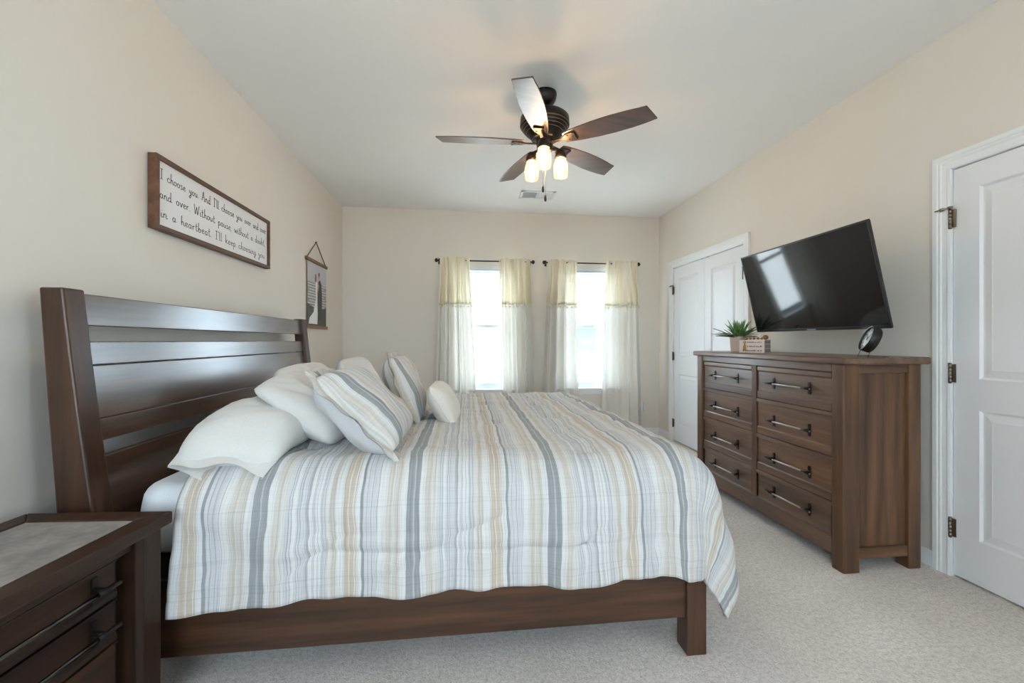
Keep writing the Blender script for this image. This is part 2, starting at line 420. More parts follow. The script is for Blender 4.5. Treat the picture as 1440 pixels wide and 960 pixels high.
struct('trim_2', casing(CL0, CL1, CLZ, 0.078), M['trim'])

def leaf(m, xf, y0, y1, z0, z1, panels, th=0.036):
    """a moulded two-panel leaf; its front faces -X at xf"""
    ys = sorted({y0, y1, panels[0][0], panels[0][1]}); zs = sorted({z0, z1} | {p[2] for p in panels} | {p[3] for p in panels})
    isp = lambda ya, za: any(p[0] <= ya + 1e-6 < p[1] and p[2] <= za + 1e-6 < p[3] for p in panels)
    for a, b in zip(ys, ys[1:]):
        for c, d in zip(zs, zs[1:]):
            if not isp(a, c): m.quad([(xf, a, c), (xf, b, c), (xf, b, d), (xf, a, d)])
    for (a, b, c, d) in panels:
        steps = [(0, 0), (0.010, 0.009), (0.018, 0.009), (0.046, 0.002), (0.050, 0.003)]
        R = [[(xf + e, a + i, c + i), (xf + e, b - i, c + i), (xf + e, b - i, d - i), (xf + e, a + i, d - i)] for i, e in steps]
        for A, B in zip(R, R[1:]):
            for i in range(4): m.quad([A[i], A[(i + 1) % 4], B[(i + 1) % 4], B[i]])
        m.quad(R[-1])
    xb = xf + th
    m.quad([(xb, y0, z0), (xb, y0, z1), (xb, y1, z1), (xb, y1, z0)])
    m.quad([(xf, y0, z0), (xb, y0, z0), (xb, y1, z0), (xf, y1, z0)]); m.quad([(xf, y0, z1), (xf, y1, z1), (xb, y1, z1), (xb, y0, z1)])
    m.quad([(xf, y0, z0), (xf, y0, z1), (xb, y0, z1), (xb, y0, z0)]); m.quad([(xf, y1, z0), (xb, y1, z0), (xb, y1, z1), (xf, y1, z1)])
def hinge(parent, y, z, stop=0, mat='nickel'):
    m = MB(); x = XR - 0.010
    for k in range(5): m.tube([(x, y, z - 0.047 + k * 0.019), (x, y, z - 0.030 + k * 0.019)], 0.0075, 12)
    m.tube([(x, y, z - 0.052), (x, y, z + 0.052)], 0.006, 10)
    m.box(XR - 0.004, XR - 0.001, y - 0.02, y + 0.004, z - 0.045, z + 0.045)
    if stop:
        m.tube([(x, y, z + 0.05), (x, y, z + 0.062)], 0.010, 12)
        m.tube([(x, y, z + 0.056), (x - 0.012, y + 0.018 * stop, z + 0.054), (x - 0.022, y + 0.052 * stop, z + 0.050)], [0.004, 0.0055, 0.003], 8)
        m.tube([(x - 0.011, y + 0.02 * stop, z + 0.054), (x - 0.016, y + 0.034 * stop, z + 0.052)], 0.008, 10)
    obj('hinge', m, M[mat], parent)
# closet pair
c1 = sempty('door_1', (XR, 4.0, 0))
mid = (CL0 + CL1) / 2 - 0.01
for (a, b) in ((mid + 0.002, CL1 - 0.009), (CL0 + 0.009, mid - 0.002)):
    m = MB(); py0, py1 = a + 0.112, b - 0.108
    leaf(m, XR + 0.002, a, b, 0.018, CLZ - 0.011, [(py0, py1, 0.235, 0.80), (py0, py1, 1.02, 1.905)])
    lf = obj('door_leaf', m, M['door'], c1, weld=True)
    far = b > mid + 0.1
    m = MB(); yk = a + 0.045 if far else b - 0.045
    m.lathe([(0, 0.05), (0.012, 0.048), (0.0155, 0.038), (0.013, 0.028), (0.006, 0.02), (0.006, 0.006), (0.016, 0.004), (0.016, 0)], Matrix.Translation((XR + 0.002, yk, 0.91)) @ Matrix.Rotation(-math.pi / 2, 4, 'Y'), 16)
    obj('door_knob', m, M['vinyl'], lf)
    yh = CL1 - 0.003 if far else CL0 + 0.003
    for i, z in enumerate((1.778, 1.005, 0.22)): hinge(lf, yh, z, (1 if far else -1) if i == 0 else 0, 'hinge_grey')
for yy in (mid + 0.05, mid - 0.05):
    m = MB(); m.box(XR + 0.003, XR + 0.03, yy - 0.014, yy + 0.014, CLZ - 0.0105, CLZ - 0.0065); obj('ball_catch', m, M['bronze'], c1)
# near door
d2 = MB(); leaf(d2, XR + 0.002, D0 + 0.009, D1 - 0.009, 0.012, DZ - 0.011, [(D0 + 0.12, 1.712, 0.222, 0.85), (D0 + 0.12, 1.712, 1.0, 1.928)])
door2 = struct('door_2', d2, M['door'], weld=True)
for i, z in enumerate((1.80, 1.022, 0.246)): hinge(door2, D1 - 0.003, z, 1 if i == 0 else 0)

# windows
def window(idx, x0, x1, z0, z1, yo, inward, axis="y"):
    """inward = -1: room on the -Y side of the plane yo (back wall); +1 for the rear wall"""
    s = -inward
    w = sempty('window_%d' % idx, ((x0 + x1) / 2, yo, z0) if axis == 'y' else (yo, (x0 + x1) / 2, z0))
    Y = lambda d: yo + s * d                      # d metres outward from the room face
    def bx(mb, a, b, d0, d1, c, d):
        lo, hi = min(Y(d0), Y(d1)), max(Y(d0), Y(d1))
        mb.box(a, b, lo, hi, c, d) if axis == 'y' else mb.box(lo, hi, a, b, c, d)
    m = MB()
    bx(m, x0, x0 + 0.035, 0.06, T, z0, z1); bx(m, x1 - 0.035, x1, 0.06, T, z0, z1)
    bx(m, x0, x1, 0.06, T, z1 - 0.04, z1); bx(m, x0, x1, 0.06, T, z0, z0 + 0.03)
    obj('window_frame', m, M['sash'], w, bevel=0.003)
    zm = z0 + (z1 - z0) * 0.508
    for nm, za, zb, d in (('upper_sash', zm - 0.02, z1 - 0.035, 0.105), ('lower_sash', z0 + 0.025, zm + 0.022, 0.075)):
        m = MB(); a, b = x0 + 0.03, x1 - 0.03; r = 0.042
        bx(m, a, a + r, d, d + 0.028, za, zb); bx(m, b - r, b, d, d + 0.028, za, zb)
        bx(m, a, b, d, d + 0.028, zb - r, zb); bx(m, a, b, d, d + 0.028, za, za + r)
        sash = obj(nm, m, M['sash'], w, bevel=0.003)
        m = MB(); bx(m, a + r - 0.004, b - r + 0.004, d + 0.011, d + 0.016, za + r - 0.004, zb - r + 0.004); obj('pane', m, M['pane'], sash)
    # painted returns are the wall itself; stool and apron in white wood
    m = MB(); bx(m, x0 - 0.05, x1 + 0.05, -0.045, 0.0, z0 - 0.018, z0 + 0.002); bx(m, x0, x1, 0.0, 0.07, z0 - 0.001, z0 + 0.002)
    obj('window_stool', m, M['trim'], w, bevel=0.003)
    m = MB(); bx(m, x0 - 0.03, x1 + 0.03, -0.014, 0.0, z0 - 0.078, z0 - 0.018); obj('window_apron', m, M['trim'], w, bevel=0.003)
    if inward < 0 and axis == 'y':
        m = MB(); bx(m, x0 + 0.004, x1 - 0.004, 0.012, 0.058, z1 - 0.052, z1 - 0.001)
        for k in range(3): bx(m, x0 + 0.01, x1 - 0.01, 0.018, 0.052, z1 - 0.066 + k * 0.004 - 0.001, z1 - 0.063 + k * 0.004)
        obj('raised_blind', m, M['sash'], w, bevel=0.003)
    return w
for i, (a, b) in enumerate(WIN): window(i + 1, a, b, WZ0, WZ1, YB, -1)
window(3, REAR[0], REAR[1], REAR[2], REAR[3], YF, 1)
window(4, ADDED_SIDE[0], ADDED_SIDE[1], ADDED_SIDE[2], ADDED_SIDE[3], XR, -1, 'x')  # added window out of view, lets daylight onto the left wall

# ------------------------------------------------------------------ outside
GZ = -0.35
M['lawn'] = paint('pale_gravel_ground', sr(206, 206, 202), 0.3)
m = MB(); m.box(-40, 40, YB + T + 0.3, 90, GZ - 0.2, GZ); m.box(-40, 40, -40, YF - T - 0.3, GZ - 0.2, GZ); m.box(XR + T + 1.1, 40, YF - T - 0.3, 0.3, GZ - 0.2, GZ); struct('ground', m, M['lawn'])
def siding(name, c):
    k = N(name); tc = k.n('ShaderNodeTexCoord'); sep = k.n('ShaderNodeSeparateXYZ'); k.l(tc.outputs['Object'], sep.inputs[0])
    q = k.n('ShaderNodeMath', operation='DIVIDE'); k.l(sep.outputs[2], q.inputs[0]); q.inputs[1].default_value = 0.22
    f = k.n('ShaderNodeMath', operation='FRACT'); k.l(q.outputs[0], f.inputs[0])
    k.l(k.ramp(f.outputs[0], [(0, tuple(x * 0.62 for x in c[:3]) + (1,)), (0.10, c), (1, c)]), k.b.inputs['Base Color'])
    k.b.inputs['Roughness'].default_value = 0.7; return k.m
M['siding_white'] = siding('white_lap_siding', sr(236, 234, 230)); M['siding_blue'] = siding('blue_lap_siding', sr(80, 108, 120))
M['roof'] = plain('grey_shingles', sr(120, 122, 126), 0.9); M['dark_glass'] = plain('house_window_glass', sr(120, 140, 150), 0.15)
def house(name, label, x0, x1, y0, y1, h, mat, rise, wins):
    t = thing(name, label, 'house', ((x0 + x1) / 2, y0, GZ))
    m = MB(); m.box(x0, x1, y0, y1, GZ, GZ + h); obj('house_wall', m, mat, t)
    m = MB(); m.prism([(x0 - 0.4, GZ + h), (x1 + 0.4, GZ + h), ((x0 + x1) / 2, GZ + h + rise)], y0 - 0.3, y1 + 0.3, 'y'); obj('roof', m, M['roof'], t)
    for (a, b, c, d) in wins:
        m = MB(); m.box(a - 0.09, b + 0.09, y0 - 0.05, y0, c - 0.09, d + 0.09); f = obj('house_window', m, M['trim'], t)
        m = MB(); m.box(a, b, y0 - 0.06, y0 - 0.045, c, d); obj('house_pane', m, M['dark_glass'], f)
    return t
house('neighbour_house', 'white sided house seen through the left window', -6.0, 3.6, 17, 26, 5.6, M['siding_white'], 3.0, [(-0.6, 0.3, 2.8, 4.3)])
house('neighbour_house', 'blue sided house low behind the right window', 13.0, 19.7, 60, 68, 3.4, M['siding_blue'], 0.5, [(15.2, 16.2, 0.6, 1.8)])
# white rail fence
fe = thing('rail_fence', 'white vinyl rail fence outside the right window', 'fence', (6.0, 14, GZ))
for k in range(5):
    m = MB(); xx = 4.15 + k * 1.9; m.box(xx - 0.06, xx + 0.06, 13.94, 14.06, GZ, GZ + 1.2); obj('fence_post', m, M['vinyl'], fe)
for z in (0.35, 0.95):
    m = MB(); m.box(4.0, 12.0, 13.97, 14.03, GZ + z, GZ + z + 0.12); obj('fence_rail', m, M['vinyl'], fe)
M['leaf_far'] = plain('tree_leaves', sr(78, 90, 80), 0.9, bump=(3, 0.8, 0.3)); M['bark'] = plain('tree_bark', sr(98, 84, 72), 0.9)
for k, (tx, ty, th, lab) in enumerate(((17.4, 72, 4.9, 'leftmost of the far trees above the blue house'), (23.0, 76, 5.4, 'middle far tree above the blue house'), (28.4, 73, 4.7, 'rightmost of the far trees beyond the blue house'))):
    t = thing('far_tree', lab, 'tree', (tx, ty, GZ), group='trees outside the right window')
    m = MB(); m.tube([(tx, ty, GZ), (tx, ty, GZ + th * 0.6)], [0.25, 0.12], 8); obj('trunk', m, M['bark'], t)
    m = MB(); r0 = th * 0.36
    P = [[(tx + (r0 + 0.35 * noise.noise((k * 9 + 3 * math.cos(a), 3 * math.sin(a), 4 * ph))) * math.cos(a) * math.sin(ph) * 1.25,
           ty + r0 * math.sin(a) * math.sin(ph), GZ + th * 0.64 + (r0 + 0.3 * noise.noise((k * 5 + 2 * a, 5 * ph, 1))) * math.cos(ph)) for a in [2 * math.pi * i / 24 for i in range(25)]] for ph in [math.pi * j / 14 for j in range(15)]]
    m.grid(P); obj('crown', m, M['leaf_far'], t)

# ------------------------------------------------------------------ curtains and rods
def rod(x0, x1, label):
    t = thing('curtain_rod', label, 'curtain rod', ((x0 + x1) / 2, YB, 2.135), group='curtain rods')
    yr = YB - 0.075
    m = MB(); m.tube([(x0, yr, 2.135), (x1, yr, 2.135)], 0.008, 12); obj('pole', m, M['black'], t)
    for x, s in ((x0, -1), (x1, 1)):
        m = MB(); m.lathe([(0, 0.026), (0.014, 0.024), (0.022, 0.014), (0.024, 0.0), (0.020, -0.006), (0.010, -0.010), (0.008, -0.016)], Matrix.Translation((x + s * 0.012, yr, 2.135)) @ Matrix.Rotation(s * math.pi / 2, 4, 'Y'), 18); obj('finial', m, M['black'], t)
        m = MB(); xb = x - s * 0.012; m.box(xb - 0.008, xb + 0.008, yr, YB, 2.128, 2.142); m.box(xb - 0.012, xb + 0.012, YB - 0.006, YB, 2.10, 2.17); obj('bracket', m, M['black'], t)
    return t
rod(-0.325, 0.79, 'black curtain rod over the left window'); rod(0.962, 2.118, 'black curtain rod over the right window')

def curtain(label, tops, bots, zbot, seed, fold_at, flat_side):
    """tops/bots: x extents at the rod and at z=0.79; fold_at: positions of deep folds 0..1"""
    rnd = random.Random(seed)
    yr = YB - 0.075
    t = thing('curtain', label, 'curtain', ((tops[0] + tops[1]) / 2, yr, zbot), group='cream curtain panels')
    NX, NZ = 150, 56
    def wave(u, z):
        g = min(1.0, max(0.0, (2.10 - z) / 0.35)); amp = 0.020 + 0.075 * g
        d = 0.0
        for f, w in fold_at: d += math.exp(-((u - f) / w) ** 2)
        pleat = 0.55 * math.sin(u * 2 * math.pi * 6.5 + seed) * (1 - 0.72 * g)
        soft = 0.35 * math.sin(u * 2 * math.pi * 2.6 + seed * 1.7 + 0.25 * z)
        return amp * (1.5 * d - 0.5 + pleat + soft + 0.25 * g * math.sin(u * 2 * math.pi * 5.1 + seed * 2.2))
    def X(u, z):
        f = (2.13 - z) / (2.13 - 0.79); f = max(0.0, f)
        a = tops[0] + (bots[0] - tops[0]) * min(f, 1.25); b = tops[1] + (bots[1] - tops[1]) * min(f, 1.25)
        s = u + 0.028 * math.sin(u * 2 * math.pi * 2.2 + seed)
        return a + (b - a) * min(1, max(0, s))
    def sheet(z0, z1, nz, off):
        P, U = [], []
        for j in range(nz + 1):
            z = z1 + (z0 - z1) * j / nz; row = []
            for i in range(NX + 1):
                u = i / NX
                y = yr - 0.018 - off - wave(u, z)
                if abs(z - 2.135) < 0.012: y += 0.003
                if z > 2.15: y += 0.006 * math.sin(u * 70 + seed)
                row.append((X(u, z), y, z + (0.006 * math.sin(u * 23 + seed) if j == 0 else 0)))
            P.append(row)
        return P
    m = MB(); m.grid(sheet(zbot, 1.648, NZ, 0.0)); obj('curtain_sheet', m, M['curtain'], t, recalc=False)
    # bottom hem: a doubled band
    m = MB(); m.grid(sheet(zbot + 0.001, zbot + 0.09, 4, 0.002)); obj('hem', m, M['curtain'], t, recalc=False)
    zv = 1.625
    V = sheet(zv, 2.165, 24, 0.014)
    m = MB(); m.grid(V); val = obj('valance', m, M['valance'], t, recalc=False)
    m = MB(); m.tube([(p[0], p[1] - 0.004, p[2]) for p in V[-1]][::2], 0.005, 6)
    for i in range(6, NX, 14):
        p = V[-1][i]; m.tube([(p[0], p[1] - 0.004, p[2]), (p[0], p[1] - 0.005, p[2] - 0.02)], 0.0022, 5)
        m.ball((p[0], p[1] - 0.005, p[2] - 0.03), 0.0125, n=8)
    obj('pompom_fringe', m, M['pompom'], val)
    return t
curtain('cream curtain panel at the left of the left window, beside the bare left wall corner', (-0.31, 0.045), (-0.356, 0.115), 0.012, 1.0, [(0.36, 0.05), (0.60, 0.07), (0.1, 0.05)], 0)
curtain('cream curtain panel at the right of the left window', (0.385, 0.775), (0.404, 0.825), 0.012, 2.3, [(0.45, 0.06), (0.72, 0.05), (0.92, 0.05)], 0)
curtain('cream curtain panel at the left of the right window', (0.985, 1.355), (0.937, 1.380), 0.012, 3.1, [(0.28, 0.05), (0.52, 0.06), (0.06, 0.06)], 0)
curtain('cream curtain panel at the right of the right window, nearest the closet', (1.715, 2.115), (1.680, 2.165), 0.012, 4.4, [(0.62, 0.05), (0.80, 0.05), (0.95, 0.05)], 0)

# wall outlet
t = thing('wall_outlet', 'white electrical outlet low on the window wall beside the last curtain', 'outlet', (2.205, YB, 0.355))
m = MB(); m.box(2.170, 2.240, YB - 0.006, YB, 0.297, 0.413); pl = obj('cover_plate', m, M['vinyl'], t, bevel=0.003)
for z in (0.335, 0.375):
    m = MB(); m.lathe([(0, 0.0025), (0.016, 0.002), (0.017, 0)], Matrix.Translation((2.205, YB - 0.006, z)) @ Matrix.Rotation(math.pi / 2, 4, 'X'), 20); obj('socket', m, M['trim'], pl)
m = MB(); m.box(2.222, 2.236, YB - 0.030, YB - 0.006, 0.30, 0.41); obj('plug_in_adapter', m, M['vinyl'], t, bevel=0.003)

# ceiling vent
t = thing('ceiling_vent', 'white ceiling air register in front of the windows', 'air vent', (0.76, 4.365, ZC))
vx0, vx1, vy0, vy1 = 0.575, 0.945, 4.25, 4.48
m = MB()
m.box(vx0, vx1, vy0, vy0 + 0.032, ZC - 0.008, ZC); m.box(vx0, vx1, vy1 - 0.032, vy1, ZC - 0.008, ZC)
m.box(vx0, vx0 + 0.032, vy0, vy1, ZC - 0.008, ZC); m.box(vx1 - 0.032, vx1, vy0, vy1, ZC - 0.008, ZC)
m.box(0.752, 0.768, vy0, vy1, ZC - 0.008, ZC); obj('frame', m, M['trim'], t, bevel=0.002)
m = MB(); m.box(vx0 + 0.03, vx1 - 0.03, vy0 + 0.03, vy1 - 0.03, ZC - 0.002, ZC - 0.0005); obj('duct_opening', m, plain('dark_duct', sr(92, 94, 98), 0.8), t)
for s, (a, b) in ((1, (vx0 + 0.034, 0.750)), (-1, (0.770, vx1 - 0.034))):
    m = MB()
    for k in range(12):
        x = a + (b - a) * (k + 0.5) / 12
        m.hexa([(x - 0.004 * s, vy0 + 0.033, ZC - 0.009), (x - 0.004 * s + 0.0012, vy0 + 0.033, ZC - 0.009), (x - 0.004 * s + 0.0012, vy1 - 0.033, ZC - 0.009), (x - 0.004 * s, vy1 - 0.033, ZC - 0.009),
                (x + 0.004 * s, vy0 + 0.033, ZC - 0.002), (x + 0.004 * s + 0.0012, vy0 + 0.033, ZC - 0.002), (x + 0.004 * s + 0.0012, vy1 - 0.033, ZC - 0.002), (x + 0.004 * s, vy1 - 0.033, ZC - 0.002)])
    obj('louvres', m, M['trim'], t)

# ------------------------------------------------------------------ bed
BY0, BY1 = 1.465, 3.485
bed = thing('bed', 'dark wood bed frame with a tall leaning headboard against the left wall', 'bed', (-0.2, 2.475, 0))
# headboard posts: sleigh profile (x,z) extruded along y
front = [(-1.100, 0.0), (-1.150, 0.35), (-1.189, 0.63), (-1.225, 0.90), (-1.256, 1.16), (-1.277, 1.356)]
backp = [(-1.345, 1.356), (-1.322, 1.00), (-1.296, 0.64), (-1.262, 0.30), (-1.235, 0.0)]
for y0 in (BY0, BY1 - 0.078):
    m = MB(); m.prism(front + backp, y0, y0 + 0.078, 'y'); obj('headboard_post', m, M['bed_z'], bed, bevel=0.006)
def fx(z):      # x of the post's front line at height z
    for (xa, za), (xb, zb) in zip(front, front[1:]):
        if za <= z <= zb: return xa + (xb - xa) * (z - za) / (zb - za)
    return front[-1][0]
def plank(mb, z0, z1, off, th, n=8):
    zs = [z0 + (z1 - z0) * i / n for i in range(n + 1)]
    mb.prism([(fx(z) - off, z) for z in zs] + [(fx(z) - off - th, z) for z in zs[::-1]], BY0 + 0.072, BY1 - 0.072, 'y')
m = MB(); plank(m, 1.236, 1.346, 0.022, 0.032, 4); obj('headboard_top_rail', m, M['bed_y'], bed, bevel=0.004)
m = MB(); plank(m, 1.102, 1.182, 0.022, 0.032, 3); plank(m, 0.917, 1.0995, 0.026, 0.026, 6); plank(m, 0.842, 0.9155, 0.022, 0.032, 3)
obj('headboard_panel', m, M['bed_y'], bed, bevel=0.003)
m = MB(); plank(m, 0.20, 0.79, 0.026, 0.03, 8); obj('headboard_lower_panel', m, M['bed_y'], bed, bevel=0.003)
for y0, y1 in ((1.478, 1.504), (3.446, 3.472)):
    m = MB(); m.box(-1.16, 0.835, y0, y1, 0.138, 0.395); obj('side_rail', m, M['bed_x'], bed, bevel=0.004)
for y0 in (BY0, BY1 - 0.078):
    m = MB(); m.box(0.826, 0.904, y0, y0 + 0.078, 0.0, 0.41); obj('foot_post', m, M['bed_z'], bed, bevel=0.004)
m = MB(); m.box(0.845, 0.882, BY0 + 0.07, BY1 - 0.07, 0.138, 0.40); obj('foot_rail', m, M['bed_y'], bed, bevel=0.004)
for x in (-0.95, -0.2, 0.6):
    m = MB(); m.box(x - 0.045, x + 0.045, 1.50, 3.45, 0.138, 0.158); obj('slat', m, M['bed_y'], bed)

def rounded_slab(x0, x1, y0, y1, z0, z1, r, re, bulge=0.0, nz=10):
    """mattress-like slab: rounded corners (r) and rounded edges (re)"""
    m = MB(); rings = []
    prof = [(re * (1 - math.cos(a)), z0 + re * (1 - math.sin(a))) for a in [math.pi / 2 * i / 4 for i in range(4, -1, -1)]]
    prof = [(re - re * math.sin(a), z0 + re - re * math.cos(a)) for a in [math.pi / 2 * i / 5 for i in range(6)]]
    prof += [(-bulge * math.sin(math.pi * i / nz), z0 + re + (z1 - z0 - 2 * re) * i / nz) for i in range(1, nz)]
    prof += [(re - re * math.cos(a), z1 - re + re * math.sin(a)) for a in [math.pi / 2 * i / 5 for i in range(6)]]
    for ins, z in prof:
        ring = []
        rr = max(0.002, r - ins * 0.5)
        for cx, cy, a0 in ((x1 - r, y1 - r, 0), (x0 + r, y1 - r, 90), (x0 + r, y0 + r, 180), (x1 - r, y0 + r, 270)):
            for k in range(7):
                a = math.radians(a0 + 15 * k); ring.append(m.bm.verts.new((cx + (r - ins) * math.cos(a), cy + (r - ins) * math.sin(a), z)))
        rings.append(ring)
    for A, B in zip(rings, rings[1:]):
        n = len(A)
        for k in range(n): m.bm.faces.new([A[k], A[(k + 1) % n], B[(k + 1) % n], B[k]]).smooth = True
    m.bm.faces.new(rings[0][::-1]); m.bm.faces.new(rings[-1])
    return m
o = obj('box_spring', rounded_slab(-1.085, 0.83, 1.512, 3.438, 0.158, 0.445, 0.05, 0.02), M['black_fabric'], origin=(-0.13, 2.475, 0.158))
tag(o, 'black box spring between the side rails under the mattress', 'box spring')
mt = rounded_slab(-1.115, 0.835, 1.508, 3.442, 0.453, 0.692, 0.09, 0.055, 0.006)
for v in mt.bm.verts:
    v.co += Vector((0, 0, 0)) + 0.006 * noise.noise_vector(v.co * 5.0)
o = obj('mattress', mt, M['sheet'], origin=(-0.13, 2.475, 0.453))
tag(o, 'white sheeted mattress showing at the head end under the comforter', 'mattress')

# ------------------------------------------------------------------ comforter
def comforter():
    ZT = 0.742
    X_HEAD, X0 = -0.925, 0.775             # head edge and where the foot starts to fall
    Y0, Y1 = 1.605, 3.345
    RN, RF = 0.16, 0.225
    FOOT, NEAR = 0.575, 0.505               # overhang arc lengths
    ds = 0.0125
    L = (X0 - X_HEAD) + FOOT; Wd = (Y1 - Y0) + 2 * NEAR
    nu, nv = int(L / ds), int(Wd / ds)
    def drop(r, R, fl):
        q = math.pi * R / 2
        if r < q: return R * math.sin(r / R), R * (1 - math.cos(r / R))
        e = r - q
        return R + fl * e, R + e * math.sqrt(1 - fl * fl)
    P = np.zeros((nu + 1, nv + 1, 3)); UV = np.zeros((nu + 1, nv + 1, 2)); H = np.zeros((nu + 1, nv + 1))
    for i in range(nu + 1):
        for j in range(nv + 1):
            a = X_HEAD + L * i / nu
            b = Y0 - NEAR + Wd * j / nv
            dx = max(0.0, a - X0); dn = max(0.0, Y0 - b); df = max(0.0, b - Y1)
            dy = dn if dn > 0 else df; sy = -1 if dn > 0 else 1
            r = math.hypot(dx, dy) if min(dx, dy) == 0 else (dx ** 2.8 + dy ** 2.8) ** (1 / 2.8)
            x, y, z = min(a, X0), min(max(b, Y0), Y1), ZT
            if r > 0:
                cx, cy = dx / math.hypot(dx, dy), dy / math.hypot(dx, dy)
                R = RN * cy * cy + RF * cx * cx; fl = 0.03 * cy * cy + 0.07 * cx * cx
                # the corner folds: the hanging length shortens a little between the sides
                h, v = drop(r, R, fl)
                # soft folds that grow to the hem
                ang = math.atan2(dx, dy)
                g = min(1, max(0, v - 0.12) / 0.35)
                fold = 0.012 * math.sin(x * 19 + 0.8 * math.sin(x * 7)) * g + 0.014 * math.sin(y * 17) * g * cx
                fold += 0.020 * math.sin(ang * 7 + 0.6) * g * (1 if dx > 0 and dy > 0 else 0)
                h += fold
                x += h * cx; y += sy * h * cy; z -= v
                # toward the head the near side spreads a little to the left
                if dn > 0: x -= 0.0 * max(0, (0.0 - a)) / 0.925 * min(1, v / 0.42) * (1 if a < 0 else 0)
            P[i, j] = (x, y, z); UV[i, j] = (a + 0.2, b); H[i, j] = r
    # normals
    du = np.gradient(P, axis=0); dv = np.gradient(P, axis=1); Nn = np.cross(du, dv); Nn /= np.linalg.norm(Nn, axis=2, keepdims=True) + 1e-9
    tufts = []
    for k, tx in enumerate((-0.62, -0.26, 0.10, 0.46, 0.80)):
        for l in range(7):
            tufts.append((tx + 0.03 * math.sin(l * 3 + k), 1.40 + 0.36 * l + (0.18 if k % 2 else 0)))
    out = np.zeros_like(P)
    for i in range(nu + 1):
        for j in range(nv + 1):
            p = Vector(P[i, j]); a, b = UV[i, j][0] - 0.2, UV[i, j][1]
            d = 0.017 * noise.noise(p * 3.1) + 0.010 * noise.noise(p * 8.0 + Vector((3, 1, 2))) + 0.0035 * noise.noise(p * 21)
            # diagonal drag wrinkles on the near side
            w = noise.noise(Vector((a * 4 + b * 5, (a * 1.0 - b * 0.6) * 1.2, 1.5)))
            d += 0.018 * max(0, w) * min(1, H[i, j] / 0.2)
            # long crease along the near side and the doubled hem
            if b < Y0:
                s = Y0 - b
                cy = 0.335 + 0.02 * math.sin(a * 3.3) - 0.035 * max(-0.4, a)
                win = max(0.0, min(1, (a + 0.62) * 5)) * max(0.0, min(1, (0.62 - a) * 5))
                d += 0.010 * math.exp(-((s - cy) / 0.016) ** 2) * win * (0.6 + noise.noise(Vector((a * 4, 2, 0)))) - 0.006 * math.exp(-((s - cy - 0.026) / 0.016) ** 2) * win
                for (a0, s0, a1, s1, dep, wd_) in ((-0.10, 0.34, 0.16, 0.25, -0.014, 0.022), (0.02, 0.40, 0.22, 0.33, 0.008, 0.012), (-0.60, 0.36, -0.38, 0.27, 0.010, 0.012), (-0.62, 0.44, -0.44, 0.33, -0.008, 0.016),
                                                  (0.36, 0.40, 0.50, 0.30, -0.010, 0.018), (-0.30, 0.42, -0.16, 0.37, 0.008, 0.010), (0.55, 0.48, 0.60, 0.34, -0.010, 0.018), (0.66, 0.50, 0.72, 0.36, 0.010, 0.016)):
                    vx, vy = a1 - a0, s1 - s0; tt = max(0.0, min(1.0, ((a - a0) * vx + (s - s0) * vy) / (vx * vx + vy * vy)))
                    q2 = (a - a0 - tt * vx) ** 2 + (s - s0 - tt * vy) ** 2
                    if q2 < 0.006: d += dep * math.sin(math.pi * (0.15 + 0.7 * tt)) * math.exp(-q2 / wd_ ** 2)
                d += -0.003 * math.exp(-((s - (NEAR - 0.055)) / 0.006) ** 2)
            for tx, ty in tufts:
                q = (a - tx) ** 2 + (b - ty) ** 2
                if q < 0.03:
                    deep = 1.0 if H[i, j] < 0.05 else 0.45
                    rr = math.sqrt(q); th = math.atan2(b - ty, a - tx)
                    d -= deep * (0.017 * math.exp(-q / 0.0022) + 0.003 * math.sin(th * 9) * math.exp(-((rr - 0.05) / 0.035) ** 2))
            # wavy hem: shorten/lengthen near the end
            q = p + Vector(Nn[i, j]) * d
            if b < Y0 and H[i, j] > 0.3:
                q.z += (H[i, j] - 0.3) / 0.2 * 0.010 * (math.sin(a * 11 + 1) * 0.6 + noise.noise(Vector((a * 9, 0, 7))) * 1.2)
                if a < -0.62: q.z -= (H[i, j] - 0.3) / 0.2 * 0.008 * min(1, (-0.62 - a) / 0.3)
            q.z = max(q.z, 0.02)
            out[i, j] = q
    m = MB(); m.grid([[tuple(c) for c in row] for row in out], uv=[[tuple(c) for c in row] for row in UV])
    return m
o = obj('comforter', comforter(), M['stripe'], origin=(0.0, 2.475, 0.70), recalc=False, solid=0.022)
if o.data.polygons[len(o.data.polygons) // 2].normal.z < 0: o.data.flip_normals()
tag(o, 'white, tan and grey striped comforter draped over the bed', 'comforter')

